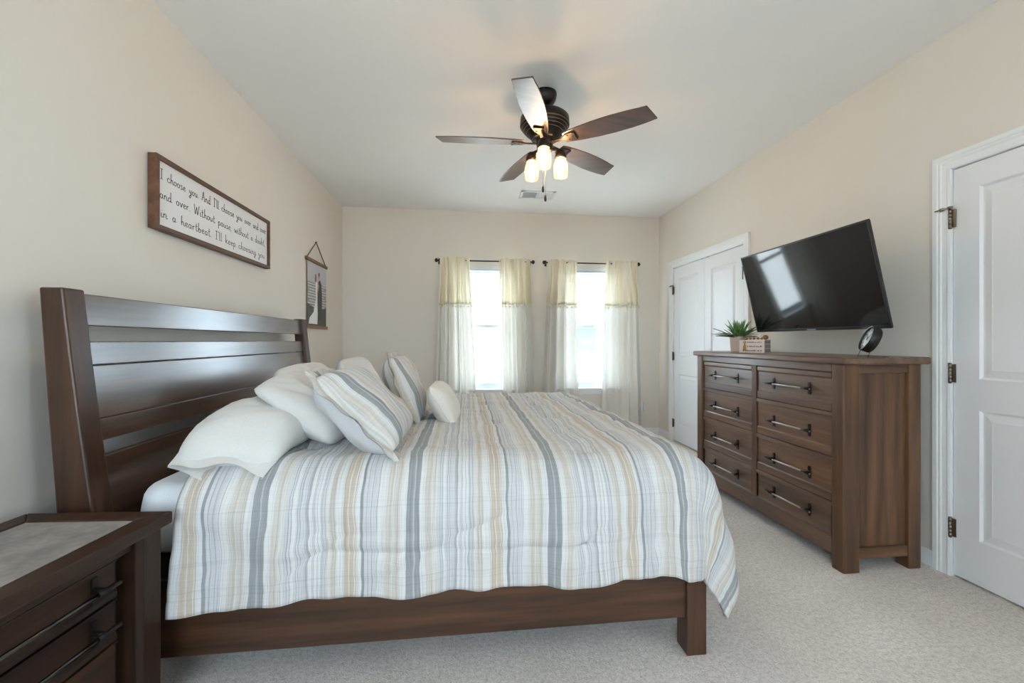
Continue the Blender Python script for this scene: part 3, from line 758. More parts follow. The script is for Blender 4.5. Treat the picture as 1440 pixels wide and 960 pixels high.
# ------------------------------------------------------------------ pillows
def pillow(name, label, mats, center, L, U, w, h, t, seed, cat='pillow', group=None, flange_near=0.0, flange=0.0, pw=0.62, pinch=0.08, wr=1.0, piping=None, rnd_=0.0, droop=0.0):
    """L: long axis (w), U: height axis (h), N = L x U: thickness. near end is -L."""
    L = Vector(L).normalized(); U = (Vector(U) - L * Vector(U).dot(L)).normalized(); Nn = L.cross(U)
    Mx = Matrix.Translation(center) @ Matrix((L, U, Nn)).transposed().to_4x4()
    n = 56; m = MB(); e = Vector((seed * 3.7, seed * 1.3, seed * 2.1))
    P2, U2 = [], []
    for side in (1, -1):
        P, Q = [], []
        for i in range(n + 1):
            u = -1 + 2 * i / n; row, uvr = [], []
            for j in range(n + 1):
                v = -1 + 2 * j / n
                x = w / 2 * u * (1 - pinch * (1 - v * v) * abs(u) ** 2); y = h / 2 * v * (1 - pinch * 1.2 * (1 - u * u) * abs(v) ** 2)
                x *= 1 - rnd_ * v ** 6; y *= 1 - rnd_ * u ** 6
                k = max(0.0, (1 - abs(u) ** 2.6)) * max(0.0, (1 - abs(v) ** 2.6))
                z = side * t / 2 * k ** pw
                p = Vector((x, y, 0)) + e
                edge = min(1, k * 4)
                z += wr * edge * (0.010 * noise.noise(p * 6) + 0.022 * (0.25 - abs(noise.noise(p * 5 + Vector((side * 3, 0, 1))))) + 0.009 * (0.25 - abs(noise.noise(Vector((p.x * 16 + p.y * 6, p.y * 5 - p.x * 3, side)))))) * side
                # drag lines from the corners
                z += wr * edge * 0.004 * math.sin(9 * math.atan2(v * h, u * w) + seed) * (abs(u * v)) * side
                # corners curl
                z += 0.02 * (abs(u * v) ** 3) * math.sin(seed * 5 + 2 * u + 3 * v)
                z -= droop * 4 * max(0.0, -u - 0.5) ** 2
                row.append((x, y, z)); uvr.append((x + 0.3 * seed, y + 0.3 * seed))
            P.append(row); Q.append(uvr)
        if side < 0: P = [r[::-1] for r in P]; Q = [r[::-1] for r in Q]
        m.grid(P, uv=Q, mi=0 if side > 0 or len(mats) < 2 else 1)
    bmesh.ops.remove_doubles(m.bm, verts=m.bm.verts, dist=2e-4)
    if flange_near:
        # an open pillowcase hem: two soft lips past the near end
        for side in (1, -1):
            P, Q = [], []
            for i in range(9):
                f = i / 8; row, uvr = [], []
                for j in range(41):
                    v = -1 + 2 * j / 40
                    x = -w / 2 * (1 - pinch * (1 - v * v)) + 0.035 - (flange_near + 0.035) * f - 0.008 * math.sin(v * 5 + seed) * f
                    y = h / 2 * v * (0.93 - 0.07 * f)
                    gap = (0.018 + 0.008 * math.sin(v * 4.0 + seed * 2) * f) * (1 - v ** 4) + 0.002
                    z = side * gap - droop * (1 + 0.5 * f) + 0.007 * math.sin(v * 5 + seed + 2 * f) * f
                    row.append((x, y, z)); uvr.append((x, y))
                P.append(row); Q.append(uvr)
            m.grid(P, uv=Q, mi=0)
    if flange:
        # a flat sewn border all round
        ring = []
        K = 160
        for q in range(K):
            s = q / K * 4; c = int(s); f = s - c
            u, v = [(-1 + 2 * f, -1), (1, -1 + 2 * f), (1 - 2 * f, 1), (-1, 1 - 2 * f)][c]
            x = w / 2 * u * (1 - pinch * (1 - v * v) * abs(u) ** 2); y = h / 2 * v * (1 - pinch * 1.2 * (1 - u * u) * abs(v) ** 2)
            zc = 0.02 * (abs(u * v) ** 3) * math.sin(seed * 5 + 2 * u + 3 * v)
            ox = flange * (1 if u > 0.999 else -1 if u < -0.999 else 0); oy = flange * (1 if v > 0.999 else -1 if v < -0.999 else 0)
            if abs(u) > 0.93 and abs(v) > 0.93: ox, oy = flange * u, flange * v
            wv = 0.005 * math.sin(q * 0.55 + seed) + 0.008 * math.sin(q * 0.17 + seed * 3)
            ring.append(((x * 0.99, y * 0.99, zc), (x + ox, y + oy, zc + wv)))
        for q in range(K):
            A, B = ring[q], ring[(q + 1) % K]
            for dz, mi in ((0.0012, 0), (-0.0012, 1 if len(mats) > 1 else 0)):
                vs = [m.bm.verts.new((p[0], p[1], p[2] + dz)) for p in (A[0], B[0], B[1], A[1])]
                f = m.bm.faces.new(vs if dz > 0 else vs[::-1]); f.smooth = True; f.material_index = mi
                lay = m.bm.loops.layers.uv.verify()
                for lp in f.loops: lp[lay].uv = (lp.vert.co.x + 0.3 * seed, lp.vert.co.y + 0.3 * seed)
    m.bm.transform(Mx)
    o = obj(name, m, mats, recalc=False, origin=tuple(center))
    tag(o, label, cat, group)
    if piping:
        pts = []
        K = 96
        for q in range(K + 1):
            s = (q % K) / K * 4; c = int(s); f = s - c
            u, v = [(-1 + 2 * f, -1), (1, -1 + 2 * f), (1 - 2 * f, 1), (-1, 1 - 2 * f)][c]
            x = w / 2 * u * (1 - pinch * (1 - v * v) * abs(u) ** 2); y = h / 2 * v * (1 - pinch * 1.2 * (1 - u * u) * abs(v) ** 2)
            zc = 0.02 * (abs(u * v) ** 3) * math.sin(seed * 5 + 2 * u + 3 * v)
            pts.append(Mx @ Vector((x, y, zc)))
        m = MB(); m.tube(pts, 0.0045, 6); obj('piping', m, piping, o)
    return o
WC = [M['white_cotton']]
G1 = 'white bed pillows'
pillow('bed_pillow', 'flat white pillow lying nearest the headboard post, with an open wrinkled case end', WC, (-0.808, 1.93, 0.842), (0.03, 1, 0.0), (-0.995, 0, 0.10), 0.84, 0.36, 0.21, 1, group=G1, droop=0.065, flange_near=0.03, pw=0.42, pinch=0.0, rnd_=0.07)
pillow('bed_pillow', 'white pillow leaning between the flat pillow and the near striped sham', WC, (-0.655, 2.07, 0.900), (0.04, 1, 0.0), (-0.80, 0, 0.60), 0.76, 0.40, 0.17, 2, group=G1, pw=0.42, pinch=0.0, wr=1.5, rnd_=0.08)
pillow('bed_pillow', 'white pillow against the headboard behind the leaning white pillow', WC, (-0.87, 2.50, 0.880), (0.0, 1, 0.0), (-0.50, 0, 0.86), 0.62, 0.38, 0.18, 3, group=G1, pw=0.42, pinch=0.0, wr=1.5, rnd_=0.1)
pillow('bed_pillow', 'white pillow farthest back, only its top showing behind the striped shams', WC, (-0.76, 3.14, 0.885), (0.0, 1, 0.0), (-0.45, 0, 0.89), 0.66, 0.38, 0.18, 4, group=G1, pw=0.42, pinch=0.0, rnd_=0.1)
G2 = 'striped pillow shams'
pillow('pillow_sham', 'large striped sham nearest the camera, leaning on the white pillows', [M['sham'], M['sham_back']], (-0.405, 1.775, 0.905), (0.03, 1, 0.0), (-0.70, 0, 0.71), 0.45, 0.40, 0.21, 5, group=G2, flange=0.03, pw=0.40, pinch=0.03, rnd_=0.04)
pillow('pillow_sham', 'upright striped sham at the far side behind the small cream pillow', [M['sham2'], M['sham2']], (-0.345, 2.42, 0.920), (-0.06, 1, 0.0), (-0.36, 0, 0.93), 0.58, 0.38, 0.18, 6.2, group=G2, flange=0.03, pw=0.42, pinch=0.04, rnd_=0.03)
pillow('throw_pillow', 'small cream throw pillow in front of the far striped sham', [M['cream_linen']], (-0.120, 2.33, 0.842), (0.02, 1, 0.0), (-0.50, 0, 0.86), 0.44, 0.24, 0.14, 7.4, pw=0.5, pinch=0.02, wr=0.4, piping=M['cream_linen'])

# ------------------------------------------------------------------ nightstand (local frame: x toward the room, y toward the bed)
ns = thing('nightstand', 'dark wood nightstand with a grey stone inlaid top beside the bed', 'nightstand', (-0.90, 1.385, 0), math.radians(-4))
def nbox(name, x0, x1, y0, y1, z0, z1, mat, parent=ns, bevel=0.004, local=True):
    m = MB(); m.box(x0, x1, y0, y1, z0, z1); return obj(name, m, mat, parent, local=True, bevel=bevel)
m = MB(); fr = 0.062; X0n, Y0n = -0.43, -0.68; zt0, zt1 = 0.624, 0.660
for (a, b, c, d) in (((X0n, Y0n), (0, Y0n), (0 - fr, Y0n + fr), (X0n + fr, Y0n + fr)), ((0, Y0n), (0, 0), (-fr, -fr), (-fr, Y0n + fr)), ((0, 0), (X0n, 0), (X0n + fr, -fr), (-fr, -fr)), ((X0n, 0), (X0n, Y0n), (X0n + fr, Y0n + fr), (X0n + fr, -fr))):
    m.hexa([(p[0], p[1], zt0) for p in (a, b, c, d)] + [(p[0], p[1], zt1) for p in (a, b, c, d)])
top = obj('top', m, M['ns_y'], ns, local=True, bevel=0.004)
nbox('stone_inlay', X0n + fr + 0.002, -fr - 0.002, Y0n + fr + 0.002, -fr - 0.002, zt0, zt1 - 0.003, M['stone'], top, 0.0)
for (x0, y0) in ((-0.095, -0.095), (-0.095, -0.66), (-0.42, -0.095), (-0.42, -0.66)):
    m = MB(); x1, y1 = x0 + 0.075, y0 + 0.075
    if x0 > -0.2:
        iny = y0 < -0.3
        ch = 0.012
        poly = [(x0, y0), (x1, y0), (x1, y1 - ch), (x1 - ch, y1), (x0, y1)] if iny else [(x0, y0), (x1 - ch, y0), (x1, y0 + ch), (x1, y1), (x0, y1)]
        m.prism(poly, 0, zt0, 'z')
    else: m.box(x0, x1, y0, y1, 0, zt0)
    obj('leg', m, M['ns_z'], ns, local=True, bevel=0.003)
nbox('apron', -0.075, -0.045, -0.59, -0.09, 0.583, zt0, M['ns_y'])
nbox('apron', -0.075, -0.045, -0.59, -0.09, 0.06, 0.12, M['ns_y'])
nbox('side_panel', -0.36, -0.09, -0.06, -0.035, 0.06, zt0, M['ns_z']); nbox('side_panel', -0.36, -0.09, -0.645, -0.62, 0.06, zt0, M['ns_z'])
nbox('back_panel', -0.40, -0.385, -0.6, -0.08, 0.06, zt0, M['ns_z'])
nbox('carcass', -0.38, -0.085, -0.60, -0.075, 0.12, 0.62, M['gap'], bevel=0)
def handle(parent, x, y, z, length, mount, s, local, bar='steel'):
    """bar pull: two cross-shaped mounts and posts carrying one round bar"""
    m = MB(); xb = x + s * 0.032
    for sy in (-1, 1):
        yy = y + sy * mount / 2
        m.prism([(yy - 0.0065, z - 0.034), (yy + 0.0065, z - 0.034), (yy + 0.009, z - 0.02), (yy + 0.0065, z), (yy + 0.009, z + 0.02), (yy + 0.0065, z + 0.034), (yy - 0.0065, z + 0.034), (yy - 0.009, z + 0.02), (yy - 0.0065, z), (yy - 0.009, z - 0.02)], x, x + s * 0.005, 'x')
        m.tube([(x, yy, z), (xb + s * 0.004, yy, z)], [0.009, 0.006], 10)
        m.tube([(xb, yy - sy * 0.022, z), (xb, yy + sy * (length - mount) / 2, z)], 0.0066, 10)
    m.tube([(xb, y - length / 2 - 0.001, z), (xb, y + length / 2 + 0.001, z)], 0.0052, 10, mi=1)
    return obj('handle', m, [M['iron'], M[bar]], parent, local=local, label='dark metal bar handle with a lighter bar')
def drawer_front(parent, x, y0, y1, z0, z1, s, mat, local, bands):
    """front at x facing s; bands: height of the raised strips at the bottom and top"""
    m = MB(); th = 0.020
    lo, hi = sorted((x, x - s * th))
    d = 0.006
    zb, zt = z0 + bands[0], z1 - bands[1]
    prof = [(x - s * th, z0), (x, z0), (x, zb - 0.004), (x - s * d, zb + 0.003), (x - s * d, zt - 0.003), (x, zt + 0.004), (x, z1), (x - s * th, z1)]
    m.prism(prof, y0, y1, 'y')
    return obj('drawer', m, mat, parent, local=local, bevel=0.0025)
for z0, z1 in ((0.480, 0.578), (0.362, 0.470), (0.128, 0.352)):
    dr = drawer_front(ns, -0.048, -0.578, -0.134, z0, z1, 1, M['ns_y'], True, (0.018, 0.0))
    m = handle(dr, -0.048, -0.362, (z0 + z1) / 2 + 0.006, 0.40, 0.32, 1, True, 'gun')

# ------------------------------------------------------------------ dresser
DX, DY0, DY1 = 1.905, 1.893, 3.228
ds = thing('dresser', 'wide brown wood dresser with eight drawers along the right wall', 'dresser', (2.13, 2.56, 0))
m = MB(); m.box(1.882, 2.385, 1.868, 3.253, 1.064, 1.101); obj('top', m, M['dr_y'], ds, bevel=0.009)
for y0, y1, sgn in ((DY0, DY0 + 0.075, 1), (DY1 - 0.075, DY1, -1)):
    ch = 0.012
    poly = [(DX, y0), (DX + 0.092, y0), (DX + 0.092, y1), (DX, y1)]
    # inner front edge is chamfered
    if sgn > 0: poly = [(DX + 0.006, y0), (DX + 0.092, y0), (DX + 0.092, y1), (DX + 0.010, y1), (DX, y1 - 0.008), (DX, y0 + 0.006)]
    else: poly = [(DX + 0.010, y0), (DX + 0.092, y0), (DX + 0.092, y1), (DX + 0.006, y1), (DX, y1 - 0.006), (DX, y0 + 0.008)]
    m = MB(); m.prism(poly, 0, 1.064, 'z'); obj('front_post', m, M['dr_z'], ds, bevel=0.003)
    m = MB(); m.box(2.285, 2.356, y0 + 0.004 * sgn if sgn > 0 else y0, y1 if sgn > 0 else y1 - 0.004, 0, 1.064); obj('back_post', m, M['dr_z'], ds, bevel=0.004)
for y0, s in ((DY0 + 0.022, 1), (DY1 - 0.040, -1)):
    m = MB(); m.box(1.995, 2.290, y0, y0 + 0.018, 0.075, 1.03); pn = obj('side_panel', m, M['dr_z'], ds)
    yf = y0 - 0.012 if s > 0 else y0 + 0.006
    m = MB(); m.box(1.995, 2.287, yf, yf + 0.022, 1.018, 1.064); obj('side_rail', m, M['dr_x'], ds, bevel=0.003)
    m = MB(); m.box(1.995, 2.287, yf, yf + 0.022, 0.065, 0.122); obj('side_rail', m, M['dr_x'], ds, bevel=0.003)
yA, yB = DY0 + 0.075, DY1 - 0.075
m = MB(); m.box(1.928, 2.34, yA - 0.02, yB + 0.02, 0.11, 1.06); obj('carcass', m, M['gap'], ds)
m = MB(); m.box(1.912, 1.934, yA, yB, 1.022, 1.064); obj('top_rail', m, M['dr_y'], ds, bevel=0.002)
m = MB(); m.box(1.912, 1.934, yA, yB, 0.066, 0.157); obj('bottom_rail', m, M['dr_y'], ds, bevel=0.002)
m = MB(); m.box(1.913, 1.934, 2.537, 2.582, 0.157, 1.022); obj('centre_stile', m, M['dr_z'], ds, bevel=0.002)
for z in (0.798, 0.5625, 0.328):
    for a, b in ((yA, 2.537), (2.582, yB)):
        m = MB(); m.box(1.914, 1.934, a, b, z - 0.011, z + 0.009); obj('drawer_divider', m, M['dr_y'], ds, bevel=0.0015)
for r, (z0, z1) in enumerate(((0.811, 1.017), (0.577, 0.782), (0.341, 0.547), (0.161, 0.313))):
    for a, b in ((yA + 0.005, 2.533), (2.586, yB - 0.005)):
        dr = drawer_front(ds, 1.9165, a, b, z0, z1, -1, M['dr_y'], False, (0.046 if r < 3 else 0.0, 0.030 if r == 0 else 0.0))
        handle(dr, 1.9225 if r < 3 or True else 1.9165, (a + b) / 2, (z0 + z1) / 2 + (0.004 if r < 3 else 0.0), 0.335 if b < 2.55 else 0.335, 0.268, -1, False)

# ------------------------------------------------------------------ things on the dresser
ZD = 1.101
# potted plant
px, py = 2.12, 3.005
pt = thing('potted_plant', 'small green artificial plant in a square blush pot on the dresser', 'plant', (px, py, ZD), math.radians(20))
m = MB(); a, b, hh = 0.040, 0.046, 0.118
lower = [(-a, -a), (a, -a), (a, a), (-a, a)]
def ring(s, z): return [(x * s, y * s, z) for x, y in ((-1, -1), (1, -1), (1, 1), (-1, 1))]
R = [ring(a, 0), ring(b, hh), ring(b - 0.006, hh), ring(b - 0.008, hh - 0.016)]
m.quad(R[0][::-1])
for A, B in zip(R, R[1:]):
    for i in range(4): m.quad([A[i], A[(i + 1) % 4], B[(i + 1) % 4], B[i]])
obj('pot', m, plain('blush_ceramic', sr(214, 194, 182), 0.6, bump=(40, 0.15, 0.003)), pt, local=True, bevel=0.003)
m = MB(); m.quad(ring(b - 0.008, hh - 0.014)); obj('soil', m, plain('dark_moss', sr(58, 62, 40), 0.95), pt, local=True)
def leafmat():
    k = N('glossy_green_leaf'); n = k.noise(k.coords(), 30, 3)
    k.l(k.ramp(n, [(0.3, sr(58, 98, 54)), (0.5, sr(98, 142, 80)), (0.75, sr(150, 182, 122))]), k.b.inputs['Base Color'])
    k.b.inputs['Roughness'].default_value = 0.45; return k.m
M['leaf'] = leafmat()
m = MB(); rnd = random.Random(3)
def blade(mb, base, az, el, length, width, bend):
    d = Vector((math.cos(az) * math.cos(el), math.sin(az) * math.cos(el), math.sin(el))); side = Vector((-math.sin(az), math.cos(az), 0)); up = side.cross(d).normalized() * -1
    if up.z < 0: up = -up
    rows = []
    for i in range(8):
        f = i / 7; p = base + d * length * f - Vector((0, 0, 1)) * bend * length * f * f
        wv = width * (0.45 + 1.2 * f) * (1 - f ** 3) + 0.0006
        rows.append([p - side * wv + up * 0.002, p - up * wv * 0.35, p + side * wv + up * 0.002])
    mb.grid([[tuple(q) for q in r] for r in rows])
for k in range(76):
    az = 2 * math.pi * k / 64 * 7.3 + rnd.uniform(-.2, .2); el = rnd.choice((0.3, 0.55, 0.8, 1.05, 1.35)) + rnd.uniform(-.12, .12) if k < 64 else rnd.uniform(1.2, 1.5)
    ln = rnd.uniform(0.12, 0.205) * (0.9 + 0.1 * math.cos(el))
    blade(m, Vector((0.02 * math.cos(az), 0.02 * math.sin(az), hh - 0.014)), az, el, ln, rnd.uniform(0.0055, 0.009), 0.16)
obj('foliage', m, M['leaf'], pt, local=True, recalc=False)

# stack of three little white books with a bead string
ang = math.radians(122)        # direction from the near to the far end of the spines
lx, ly = -math.sin(math.radians(32)), math.cos(math.radians(32)); ddx, ddy = math.cos(math.radians(32)), math.sin(math.radians(32))
bx0, by0 = 2.045, 2.63
M['cover'] = plain('white_book_cover', sr(226, 214, 208), 0.6); M['page'] = plain('book_pages', sr(178, 160, 152), 0.85, bump=(400, 0.5, 0.002)); M['print'] = plain('brown_spine_print', sr(130, 112, 102), 0.8)
BL, BD = 0.165, 0.115
zc_ = ZD
for k, (h, lab) in enumerate(((0.030, 'bottom white book of the tied stack on the dresser'), (0.031, 'middle white book of the tied stack on the dresser'), (0.029, 'top white book of the tied stack, under the bead string'))):
    t = thing('book', lab, 'book', (bx0, by0, zc_), math.atan2(ly, lx), 'white books on the dresser')
    # local: x along the spine (to the far end), y... depth is -y
    m = MB(); m.box(0, BL, -BD, 0, 0, 0.0025); m.box(0, BL, -BD, 0, h - 0.003, h - 0.0005); m.box(0, BL, -0.003, 0, 0.0025, h - 0.003)
    obj('cover', m, M['cover'], t, local=True)
    m = MB(); m.box(0.003, BL - 0.003, -BD + 0.003, -0.003, 0.0025, h - 0.003); obj('pages', m, M['page'], t, local=True)
    m = MB(); rnd = random.Random(k + 5); q = 0.018
    while q < BL - 0.03:
        wq = rnd.uniform(0.004, 0.012); m.box(q, q + wq, 0, 0.0006, h * 0.32, h * rnd.uniform(0.5, 0.68)); q += wq + rnd.choice((0.002, 0.003, 0.007))
    obj('spine_print', m, M['print'], t, local=True)
    zc_ += h
bs = thing('bead_garland', 'wooden bead garland with a tan tassel lying over the white books', 'bead garland', (bx0, by0, zc_))
def bk(l, d, z): return Vector((bx0 + lx * l + ddx * d, by0 + ly * l + ddy * d, z))
m = MB(); rnd = random.Random(2)
P = [bk(0.012, 0.05, zc_ + 0.010), bk(0.03, 0.035, zc_ + 0.010), bk(0.052, 0.03, zc_ + 0.010), bk(0.075, 0.022, zc_ + 0.010), bk(0.098, 0.016, zc_ + 0.010), bk(0.120, 0.006, zc_ + 0.008)]
M['bead'] = wood('honey_bead_wood', sr(120, 78, 38), sr(168, 116, 62), sr(196, 146, 90), 2, 0.4)
for i, p in enumerate(P[1:]): 
    mm = MB(); mm.ball(tuple(p), 0.0085); obj('bead', mm, M['bead'], bs)
mm = MB(); mm.lathe([(0, -0.015), (0.010, -0.013), (0.017, -0.004), (0.017, 0.004), (0.010, 0.013), (0, 0.015)], Matrix.Translation(P[0] + Vector((0, 0, 0.008))) @ Matrix.Rotation(math.pi / 2, 4, 'X') @ Matrix.Scale(1.3, 4, (0, 0, 1)), 14)
obj('large_bead', mm, M['bead'], bs)
mm = MB(); mm.tube(P, 0.002, 6); tz = bk(0.124, -0.012, 0)
mm.tube([P[-1], (tz.x, tz.y, zc_ - 0.004), (tz.x, tz.y, zc_ - 0.02)], 0.002, 6); obj('string', mm, M['twine'], bs)
mm = MB(); mm.lathe([(0.002, 0.0), (0.006, -0.004), (0.006, -0.010), (0.0045, -0.013), (0.009, -0.03), (0.012, -0.058), (0.0, -0.058)], Matrix.Translation((tz.x, tz.y, zc_ - 0.018)), 14); obj('tassel', mm, plain('tan_tassel_thread', sr(176, 138, 84), 0.9, bump=(500, 0.8, 0.002)), bs)

# desk clock, face turned to the left and tipped back on a wire stand
cx_, cy_, cz_ = 2.092, 1.925, ZD + 0.090
fd = Vector((-0.80, 0.46, 0.38)).normalized(); sd = Vector((-0.5, -0.86, 0.0)); sd = (sd - fd * sd.dot(fd)).normalized(); ud = sd.cross(fd) * -1
if ud.z < 0: ud = -ud
MC = Matrix.Translation((cx_, cy_, cz_)) @ Matrix((sd, ud, fd)).transposed().to_4x4()
ck = thing('desk_clock', 'round black desk clock with a pale face on a wire stand on the dresser', 'clock', (cx_, cy_, ZD))
rC = 0.067
m = MB(); m.lathe([(0, -0.022), (rC - 0.006, -0.022), (rC, -0.016), (rC, 0.018), (rC - 0.003, 0.021), (rC - 0.006, 0.018), (rC - 0.006, 0.012)], MC, 48); obj('case', m, M['black'], ck, recalc=True)
m = MB(); m.lathe([(0, 0.012), (rC - 0.005, 0.012)], MC, 48); m.lathe([(rC - 0.0045, 0.0122), (rC - 0.0045, 0.0195), (rC - 0.0005, 0.0215)], MC, 48)
face = obj('clock_face', m, plain('pale_clock_face', sr(206, 216, 220), 0.25, 0.2), ck)
M['teal'] = plain('dark_teal_dial_ink', sr(66, 92, 104), 0.5)
m = MB()
for k in range(60):
    a = 2 * math.pi * k / 60; big = k % 5 == 0
    r1, r0, w_ = 0.060, (0.040 if big else 0.054), (0.0042 if big else 0.0007)
    ca, sa = math.cos(a), math.sin(a)
    pts = [(r0 * ca - w_ * sa, r0 * sa + w_ * ca, 0.0128), (r0 * ca + w_ * sa, r0 * sa - w_ * ca, 0.0128), (r1 * ca + w_ * sa, r1 * sa - w_ * ca, 0.0128), (r1 * ca - w_ * sa, r1 * sa + w_ * ca, 0.0128)]
    m.quad([MC @ Vector(p) for p in pts])
obj('hour_marks', m, M['teal'], face)
for nm, a, ln, w_ in (('hour_hand', 2.3, 0.034, 0.0034), ('minute_hand', 0.75, 0.050, 0.0024)):
    m = MB(); ca, sa = math.cos(a), math.sin(a)
    q = [(-0.008, -w_), (ln, -w_ * 0.5), (ln, w_ * 0.5), (-0.008, w_)]
    A = [MC @ Vector((x * ca - y * sa, x * sa + y * ca, 0.0140)) for x, y in q]; B = [MC @ Vector((x * ca - y * sa, x * sa + y * ca, 0.0146)) for x, y in q]
    m.hexa(A + B); obj(nm, m, M['black'], face)
m = MB()
for s in (-1, 1):
    j = MC @ Vector((s * (rC + 0.001), 0.0, 0.0)); yy = j.y
    m.tube([(j.x + 0.0, yy, j.z), (j.x - 0.045, yy, ZD + 0.002), (j.x + 0.075, yy, ZD + 0.002)], 0.0017, 6)
jA = MC @ Vector((rC, 0, 0)); jB = MC @ Vector((-rC, 0, 0))
m.tube([(jA.x + 0.075, jA.y, ZD + 0.002), (jB.x + 0.075, jB.y, ZD + 0.002)], 0.0017, 6)
obj('wire_stand', m, M['iron'], ck)

# ------------------------------------------------------------------ television on its wall arm
tilt = 0.236; yaw = -0.015
ct, st = math.cos(tilt), math.sin(tilt)
r_ = Vector((0, -1, 0)); n_ = Vector((-ct, 0, -st)); u_ = Vector((-st, 0, ct))
Rz = Matrix.Rotation(yaw, 3, 'Z'); r_, n_, u_ = Rz @ r_, Rz @ n_, Rz @ u_
TC = Vector((2.107, 2.383, 1.527)); TW, TH = 1.0, 0.572
MT = Matrix.Translation(TC) @ Matrix((r_, u_, n_)).transposed().to_4x4()
tv = thing('television', 'large black flat television tilted down on the wall above the dresser', 'television', tuple(TC))
def tbox(m, x0, x1, y0, y1, z0, z1): return m.hexa([MT @ Vector(p) for p in ((x0, y0, z0), (x1, y0, z0), (x1, y1, z0), (x0, y1, z0), (x0, y0, z1), (x1, y0, z1), (x1, y1, z1), (x0, y1, z1))])
bz = 0.010
m = MB()
tbox(m, -TW / 2, TW / 2, -TH / 2, -TH / 2 + 0.018, -0.012, 0.0); tbox(m, -TW / 2, TW / 2, TH / 2 - bz, TH / 2, -0.012, 0.0)
tbox(m, -TW / 2, -TW / 2 + bz, -TH / 2, TH / 2, -0.012, 0.0); tbox(m, TW / 2 - bz, TW / 2, -TH / 2, TH / 2, -0.012, 0.0)
bezel = obj('bezel', m, plain('black_bezel_plastic', sr(22, 22, 23), 0.3), tv, bevel=0.0015)
k = N('black_glossy_screen'); k.b.inputs['Base Color'].default_value = sr(22, 22, 24); k.b.inputs['Roughness'].default_value = 0.06
k.b.inputs['Specular IOR Level'].default_value = 0.6
m = MB(); tbox(m, -TW / 2 + bz - 0.001, TW / 2 - bz + 0.001, -TH / 2 + 0.017, TH / 2 - bz + 0.001, -0.01, -0.002); obj('screen', m, k.m, tv)
m = MB(); tbox(m, -TW / 2 + 0.004, TW / 2 - 0.004, -TH / 2 + 0.004, TH / 2 - 0.004, -0.020, -0.011); tbox(m, -0.44, 0.40, -0.26, 0.10, -0.060, -0.018); obj('back_cover', m, M['black'], tv, bevel=0.004)
m = MB(); tbox(m, -0.035, 0.035, -TH / 2 + 0.003, -TH / 2 + 0.010, 0.0, 0.001); obj('maker_badge', m, plain('silver_badge', sr(170, 172, 176), 0.3, 0.8), bezel)
m = MB(); tbox(m, -0.2, 0.2, 0.06, 0.09, -0.078, -0.064); tbox(m, -0.2, 0.2, -0.16, -0.13, -0.078, -0.064)
for x in (-0.16, 0.16): tbox(m, x - 0.015, x + 0.015, -0.2, 0.13, -0.084, -0.072)
pb = MT @ Vector((0, -0.03, -0.078))
m.tube([pb, (2.36, pb.y + 0.08, pb.z), (XR - 0.012, pb.y, pb.z)], 0.018, 10)
m.box(XR - 0.016, XR, pb.y - 0.12, pb.y + 0.12, pb.z - 0.11, pb.z + 0.11)
obj('wall_mount', m, M['iron'], tv)

# ------------------------------------------------------------------ framed sign over the headboard
SY0, SY1, SZ0, SZ1, SXF = 2.031, 3.122, 1.696, 2.037, -1.388
sg = thing('framed_sign', 'long white sign with handwritten lines in a walnut frame above the headboard', 'sign', (XL, (SY0 + SY1) / 2, (SZ0 + SZ1) / 2))
fw = 0.021
m = MB()
m.box(XL + 0.004, SXF, SY0, SY1, SZ1 - fw, SZ1); m.box(XL + 0.004, SXF, SY0, SY1, SZ0, SZ0 + fw)
m.box(XL + 0.004, SXF, SY0, SY0 + fw, SZ0 + fw, SZ1 - fw); m.box(XL + 0.004, SXF, SY1 - fw, SY1, SZ0 + fw, SZ1 - fw)
m.box(XL, XL + 0.005, SY0 + 0.03, SY1 - 0.03, SZ0 + 0.03, SZ1 - 0.03)
obj('frame', m, M['sign_wood'], sg, bevel=0.002)
bxp = SXF - 0.014
m = MB(); m.box(XL + 0.005, bxp, SY0 + fw, SY1 - fw, SZ0 + fw, SZ1 - fw); board = obj('board', m, M['white_board'], sg)
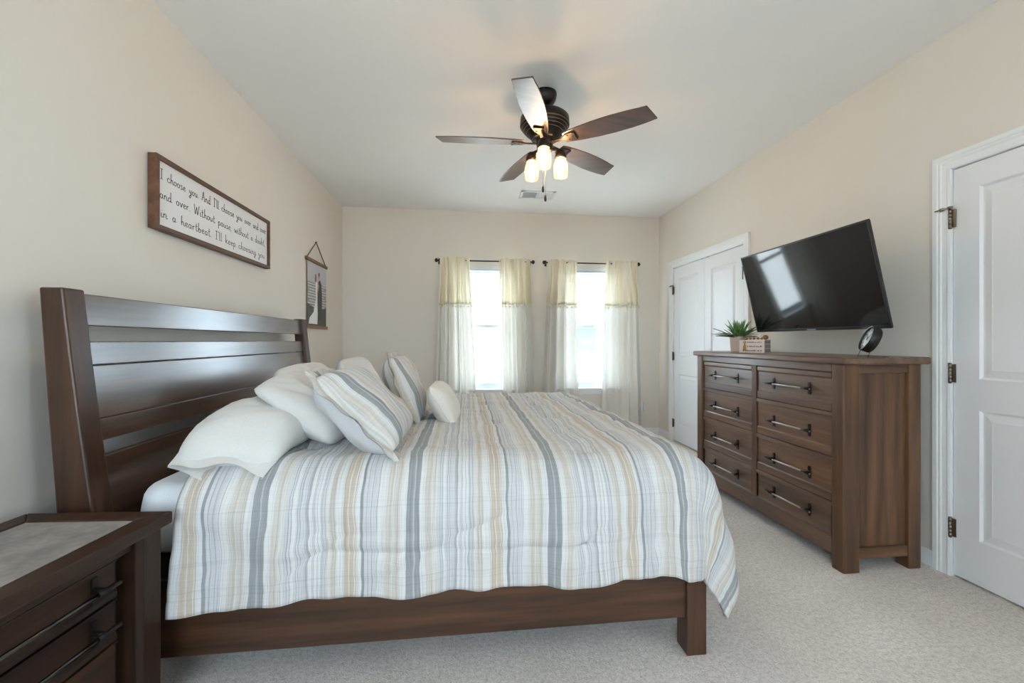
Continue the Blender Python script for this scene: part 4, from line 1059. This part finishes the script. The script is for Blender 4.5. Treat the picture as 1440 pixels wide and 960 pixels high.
# a loose handwritten alphabet: strokes on a grid, x-height 0.42, ascender 1
GL = {
 'I': (0.30, [[(.05, 0), (.15, .03), (.25, 0)], [(.15, .02), (.15, .98)], [(.04, .96), (.15, 1), (.26, .97)]]),
 'c': (0.30, [[(.26, .34), (.18, .43), (.07, .34), (.05, .16), (.12, .01), (.22, .02), (.30, .10)]]),
 'h': (0.34, [[(.08, 0), (.08, .5), (.10, 1.0)], [(.08, .22), (.16, .40), (.24, .36), (.25, .12), (.30, 0), (.36, .06)]]),
 'o': (0.33, [[(.17, .42), (.07, .34), (.06, .12), (.15, .0), (.25, .1), (.26, .3), (.17, .42)], [(.25, .34), (.33, .36)]]),
 's': (0.28, [[(.22, .38), (.14, .43), (.09, .34), (.18, .22), (.20, .08), (.12, -.01), (.03, .05)], [(.20, .04), (.29, .08)]]),
 'e': (0.30, [[(.06, .18), (.18, .22), (.24, .34), (.17, .43), (.08, .32), (.07, .12), (.15, .0), (.29, .10)]]),
 'y': (0.33, [[(.05, .42), (.08, .2), (.15, .12), (.24, .2)], [(.26, .42), (.25, .1), (.20, -.30), (.10, -.42), (.04, -.32), (.16, -.12), (.33, .06)]]),
 'u': (0.34, [[(.05, .42), (.07, .1), (.14, 0), (.22, .1), (.25, .42)], [(.25, .42), (.26, .1), (.35, .06)]]),
 '.': (0.14, [[(.05, .0), (.07, .03), (.06, .0)]]),
 ',': (0.14, [[(.07, .04), (.06, -.04), (.02, -.12)]]),
 "'": (0.10, [[(.06, 1.0), (.04, .84)]]),
 'A': (0.42, [[(.02, 0), (.10, .4), (.20, 1.0)], [(.20, 1.0), (.27, .5), (.33, 0), (.40, .04)], [(.06, .36), (.34, .42)]]),
 'n': (0.34, [[(.06, .42), (.06, 0)], [(.06, .25), (.15, .42), (.23, .36), (.24, .1), (.28, 0), (.36, .08)]]),
 'd': (0.36, [[(.24, .34), (.14, .42), (.06, .26), (.08, .06), (.16, .0), (.24, .14)], [(.26, 1.0), (.25, .4), (.27, .04), (.36, .06)]]),
 'l': (0.18, [[(.08, 1.0), (.07, .4), (.09, .02), (.18, .06)]]),
 'v': (0.30, [[(.04, .40), (.10, .2), (.14, .0), (.20, .2), (.24, .42), (.32, .36)]]),
 'r': (0.27, [[(.06, .42), (.08, 0)], [(.08, .26), (.14, .40), (.24, .40)]]),
 'W': (0.60, [[(.02, 1.0), (.08, .5), (.14, 0), (.22, .4), (.27, .8)], [(.27, .8), (.32, .4), (.38, 0), (.46, .5), (.54, 1.0)]]),
 'w': (0.44, [[(.04, .42), (.08, .15), (.14, .0), (.20, .2), (.23, .38)], [(.23, .38), (.26, .1), (.32, 0), (.38, .2), (.40, .42), (.46, .38)]]),
 'i': (0.18, [[(.07, .42), (.07, .06), (.12, .0), (.19, .08)], [(.07, .62), (.09, .65)]]),
 't': (0.25, [[(.11, .8), (.10, .3), (.13, .0), (.25, .08)], [(.02, .50), (.22, .54)]]),
 'p': (0.34, [[(.07, .42), (.07, 0), (.06, -.44)], [(.07, .28), (.16, .42), (.25, .32), (.24, .1), (.15, 0), (.08, .06)], [(.24, .06), (.34, .10)]]),
 'a': (0.34, [[(.24, .36), (.14, .42), (.06, .26), (.08, .06), (.16, .0), (.24, .16)], [(.25, .42), (.25, .08), (.35, .06)]]),
 'b': (0.33, [[(.07, 1.0), (.06, .5), (.07, .04)], [(.07, .2), (.15, .42), (.24, .32), (.24, .1), (.15, 0), (.07, .06)], [(.24, .3), (.33, .34)]]),
 'k': (0.33, [[(.07, 1.0), (.07, 0)], [(.25, .44), (.08, .2)], [(.12, .24), (.22, .02), (.33, .06)]]),
 'g': (0.33, [[(.24, .36), (.14, .42), (.06, .26), (.08, .06), (.16, .0), (.24, .16)], [(.26, .42), (.25, 0), (.20, -.34), (.10, -.42), (.05, -.3), (.18, -.12), (.33, .06)]]),
}
def smooth_stroke(pts, k=5):
    if len(pts) < 3: return pts
    P = [pts[0]] + list(pts) + [pts[-1]]; out = []
    for i in range(1, len(P) - 2):
        p0, p1, p2, p3 = P[i - 1:i + 3]
        for t in range(k):
            t /= k
            out.append(tuple(0.5 * (2 * b + (c - a) * t + (2 * a - 5 * b + 4 * c - d) * t * t + (-a + 3 * b - 3 * c + d) * t ** 3) for a, b, c, d in zip(p0, p1, p2, p3)))
    return out + [pts[-1]]
def hand_line(m, text, y0, y1, base, asc):
    """lay a line of handwriting between y0 and y1 on the board"""
    adv = sum(GL[ch][0] if ch != ' ' else 0.34 for ch in text)
    sx = (y1 - y0) / adv; x = 0.0; rnd = random.Random(len(text))
    for ch in text:
        if ch == ' ': x += 0.34; continue
        w, st = GL[ch]; jig = rnd.uniform(-.02, .03)
        for s in st:
            pts = smooth_stroke(s)
            P = [(bxp + 0.0006, y0 + (x + q[0]) * sx, base + (q[1] * (1 + jig)) * asc + jig * asc * 0.5) for q in pts]
            wd = 0.0016
            L_, R_ = [], []
            for i, p in enumerate(P):
                a, b = P[max(0, i - 1)], P[min(len(P) - 1, i + 1)]
                dy, dz = b[1] - a[1], b[2] - a[2]; l = math.hypot(dy, dz) or 1
                wv = wd * (0.75 + 0.75 * abs(dz) / l)
                L_.append((p[0], p[1] - dz / l * wv, p[2] + dy / l * wv)); R_.append((p[0], p[1] + dz / l * wv, p[2] - dy / l * wv))
            for i in range(len(P) - 1): m.quad([L_[i], R_[i], R_[i + 1], L_[i + 1]])
        x += w
m = MB()
hand_line(m, "I choose you. And I'll choose you over and over", SY0 + 0.040, SY1 - 0.035, 1.935, 0.048)
hand_line(m, "and over. Without pause, without a doubt,", SY0 + 0.036, SY1 - 0.050, 1.846, 0.048)
hand_line(m, "in a heartbeat. I'll keep choosing you.", SY0 + 0.042, SY1 - 0.045, 1.759, 0.048)
obj('lettering', m, M['ink'], board, recalc=False, label='dark handwritten lettering')

# ------------------------------------------------------------------ hanging wedding photo
HY0, HY1 = 3.865, 4.415
hp = thing('hanging_photo', 'wedding photo print hanging from a wooden bar and twine beside the headboard', 'photo', (XL, 4.14, 1.62))
m = MB(); m.box(XL + 0.002, XL + 0.022, HY0, HY1, 1.915, 1.945); obj('top_bar', m, M['bar_wood'], hp, bevel=0.002)
m = MB(); m.box(XL + 0.002, XL + 0.022, HY0 - 0.003, HY1 + 0.003, 1.300, 1.330); obj('bottom_bar', m, M['bar_wood'], hp, bevel=0.002)
m = MB(); m.tube([(XL + 0.010, HY0 + 0.03, 1.943), (XL + 0.010, 4.125, 2.125), (XL + 0.010, HY1 - 0.03, 1.943)], 0.0045, 6)
m.tube([(XL, 4.125, 2.125), (XL + 0.018, 4.125, 2.128)], 0.004, 6); obj('twine', m, M['twine'], hp)
pm = [plain('photo_sky', sr(196, 194, 202), 0.5), plain('photo_water', sr(150, 148, 150), 0.5), plain('photo_surf', sr(214, 212, 212), 0.5), plain('photo_grass', sr(72, 78, 74), 0.5),
      plain('photo_dress', sr(236, 236, 238), 0.5), plain('photo_suit', sr(52, 54, 60), 0.5), plain('photo_skin', sr(196, 158, 140), 0.5), plain('photo_hair', sr(108, 80, 64), 0.5), plain('photo_border', sr(112, 92, 62), 0.6)]
m = MB(); xa = XL + 0.010; Hy0, Hy1 = HY0 + 0.035, HY1 - 0.012
def ph(poly, mi, lay): m.quad([(xa + lay * 0.0004, Hy0 + (Hy1 - Hy0) * u, 1.325 + 0.595 * v) for u, v in poly], mi)
m.box(XL + 0.006, xa, Hy0 - 0.004, Hy1, 1.325, 1.92, 8)
for (v0, v1, c) in ((0, .25, 3), (.25, .68, 1), (.68, 1, 0)): ph([(0, v0), (1, v0), (1, v1), (0, v1)], c, 1)
for k in range(9):
    v = .30 + k * .043; rnd = random.Random(k); a = rnd.uniform(0, .1); b = rnd.uniform(.85, 1)
    ph([(a, v), (b, v + .008), (b, v + .024), (a, v + .016)], 2, 2)
ph([(0, .13), (.30, .22), (.30, .30), (0, .34)], 3, 2); ph([(.62, .2), (1, .24), (1, .33), (.62, .26)], 3, 2)
ph([(.52, .10), (.74, .10), (.76, .50), (.72, .70), (.64, .76), (.55, .72), (.52, .5)], 5, 3)        # suit
ph([(.06, .03), (.50, .03), (.52, .20), (.48, .44), (.42, .44), (.30, .22), (.10, .12)], 4, 4)       # gown
ph([(.41, .44), (.49, .44), (.50, .68), (.45, .72), (.40, .68)], 4, 5)
ph([(.47, .52), (.50, .50), (.58, .66), (.54, .69)], 6, 6)
ph([(.40, .71), (.47, .71), (.48, .79), (.41, .80)], 6, 5); ph([(.36, .71), (.42, .70), (.43, .83), (.38, .83)], 7, 6)
ph([(.53, .76), (.60, .76), (.61, .84), (.54, .84)], 6, 5); ph([(.54, .83), (.62, .80), (.62, .87), (.55, .87)], 7, 6)
obj('photo_print', m, pm, hp, recalc=False)

# ------------------------------------------------------------------ ceiling fan
FX, FY, FZ = 0.497, 2.577, 2.440
fan = thing('ceiling_fan', 'dark bronze ceiling fan with five wood blades and three lit jar lights', 'ceiling fan', (FX, FY, ZC))
def FM(z=0): return Matrix.Translation((FX, FY, z))
m = MB(); m.lathe([(0, ZC - 0.0005), (0.076, ZC - 0.0005), (0.077, ZC - 0.012), (0.070, ZC - 0.042), (0.054, ZC - 0.066), (0.030, ZC - 0.078), (0.022, ZC - 0.08)], FM(), 40); obj('canopy', m, M['iron'], fan)
m = MB(); m.lathe([(0.016, ZC - 0.07), (0.016, ZC - 0.10), (0.032, ZC - 0.106), (0.038, ZC - 0.125), (0.040, ZC - 0.15)], FM(), 28); obj('downrod', m, M['iron'], fan)
m = MB(); m.lathe([(0.03, 2.606), (0.11, 2.606), (0.142, 2.601), (0.154, 2.590), (0.156, 2.552), (0.153, 2.542), (0.143, 2.538), (0.143, 2.526), (0.131, 2.522), (0.131, 2.511), (0.117, 2.507), (0.115, 2.496), (0.098, 2.490), (0.092, 2.474), (0.086, 2.462), (0.05, 2.458)], FM(), 56); obj('motor_housing', m, M['iron'], fan)
m = MB()
for r_r, zz in ((0.1545, 2.545), (0.1435, 2.530), (0.1315, 2.515), (0.1155, 2.500)): m.lathe([(r_r - 0.001, zz - 0.004), (r_r + 0.0025, zz), (r_r - 0.001, zz + 0.004)], FM(), 56)
obj('trim_rings', m, M['ring'], fan)
m = MB(); m.lathe([(0.0, 2.426), (0.050, 2.426), (0.054, 2.431), (0.054, 2.452), (0.080, 2.460)], FM(), 40)
m.lathe([(0.0, 2.378), (0.03, 2.378), (0.045, 2.384), (0.050, 2.396), (0.050, 2.418), (0.046, 2.428)], FM(), 40); obj('switch_housing', m, M['iron'], fan)
def fan_blade(deg):
    a = math.radians(deg); B = Matrix.Translation((FX, FY, FZ)) @ Matrix.Rotation(a, 4, 'Z') @ Matrix.Rotation(math.radians(-12), 4, 'X')
    out = [(0.135, 0.040), (0.17, 0.050), (0.24, 0.0605), (0.34, 0.0700), (0.44, 0.0735), (0.54, 0.0705), (0.61, 0.064), (0.652, 0.0575)]
    poly = [(x, y) for x, y in out] + [(0.660, 0.020), (0.660, -0.020)][:0] + [(x, -y * 0.97) for x, y in out[::-1]]
    poly[len(out) - 1] = (0.680, 0.053); poly[len(out)] = (0.648, -0.061)
    m = MB(); m.prism(poly, -0.004, 0.004, 'z'); m.bm.transform(B)
    b = obj('blade', m, M['blade_wood'], fan, bevel=0.0015)
    # blade iron under the blade
    m = MB()
    m.prism([(0.05, -0.012), (0.125, -0.010), (0.15, -0.030), (0.195, -0.036), (0.205, -0.028), (0.205, 0.028), (0.195, 0.036), (0.15, 0.030), (0.125, 0.010), (0.05, 0.012)], -0.0105, -0.0045, 'z')
    m.box(0.198, 0.212, -0.034, 0.034, -0.014, -0.0045)
    for px_, py_ in ((0.165, -0.02), (0.165, 0.02), (0.19, 0.0)): m.lathe([(0, -0.0135), (0.005, -0.0125), (0.006, -0.0105)], Matrix.Translation((px_, py_, 0)), 10)
    m.bm.transform(B); obj('blade_iron', m, M['bronze'], b)
for d in (-110, -38, 34, 106, 178): fan_blade(d)
def jar_mat():
    k = N('frosted_jar_glass'); k.t.nodes.remove(k.b)
    p = k.n('ShaderNodeBsdfTransparent'); p.inputs[0].default_value = (1.0, 0.97, 0.92, 1)
    t = k.n('ShaderNodeBsdfTranslucent'); t.inputs[0].default_value = (1.0, 0.93, 0.82, 1)
    g = k.n('ShaderNodeBsdfGlossy'); g.inputs['Roughness'].default_value = 0.08
    m1 = k.n('ShaderNodeMixShader'); m1.inputs[0].default_value = 0.045; k.l(p.outputs[0], m1.inputs[1]); k.l(t.outputs[0], m1.inputs[2])
    m2 = k.n('ShaderNodeMixShader'); m2.inputs[0].default_value = 0.08; k.l(m1.outputs[0], m2.inputs[1]); k.l(g.outputs[0], m2.inputs[2])
    k.l(m2.outputs[0], k.out.inputs[0]); return k.m
M['jar'] = jar_mat()
k = N('warm_lit_bulb'); k.b.inputs['Emission Color'].default_value = (1.0, 0.64, 0.33, 1); k.b.inputs['Emission Strength'].default_value = 100.0; k.b.inputs['Base Color'].default_value = (1, 0.9, 0.7, 1); M['bulb'] = k.m
for deg in (-104, 12, 128):
    a = math.radians(deg); jx, jy = FX + 0.112 * math.cos(a), FY + 0.112 * math.sin(a)
    m = MB(); m.tube([(FX + 0.04 * math.cos(a), FY + 0.04 * math.sin(a), 2.404), (FX + 0.075 * math.cos(a), FY + 0.075 * math.sin(a), 2.409), (FX + 0.10 * math.cos(a), FY + 0.10 * math.sin(a), 2.408), (jx, jy, 2.398)], 0.009, 10); arm = obj('lamp_arm', m, M['bronze'], fan)
    m = MB(); m.lathe([(0, 2.411), (0.020, 2.410), (0.030, 2.402), (0.036, 2.376), (0.037, 2.360), (0.034, 2.356), (0.0, 2.356)], Matrix.Translation((jx, jy, 0)), 28); obj('socket_cap', m, M['bronze'], arm)
    m = MB(); m.lathe([(0.032, 2.361), (0.033, 2.351), (0.0355, 2.348), (0.033, 2.345), (0.0355, 2.342), (0.034, 2.337), (0.042, 2.326), (0.0455, 2.311), (0.0455, 2.248), (0.042, 2.236), (0.036, 2.232), (0.030, 2.234), (0.0, 2.234)], Matrix.Translation((jx, jy, 0)), 32); obj('jar_shade', m, M['jar'], arm)
    m = MB(); m.lathe([(0, 2.258), (0.010, 2.261), (0.018, 2.274), (0.020, 2.288), (0.014, 2.316), (0.011, 2.336), (0.011, 2.355), (0.0, 2.355)], Matrix.Translation((jx, jy, 0)), 20); obj('bulb', m, M['bulb'], arm)
for dx_, dy_, z1 in ((-0.016, -0.03, 2.126), (0.012, 0.035, 2.092)):
    m = MB(); x, y = FX + dx_, FY + dy_
    m.tube([(x, y, 2.386), (x, y, z1 + 0.03)], 0.0011, 5); ch = obj('pull_chain', m, M['brass'], fan)
    m = MB(); m.lathe([(0, z1 - 0.012), (0.006, z1 - 0.01), (0.0085, z1 + 0.002), (0.007, z1 + 0.022), (0.0025, z1 + 0.034), (0, z1 + 0.035)], Matrix.Translation((x, y, 0)), 14); obj('chain_fob', m, M['black'], ch)
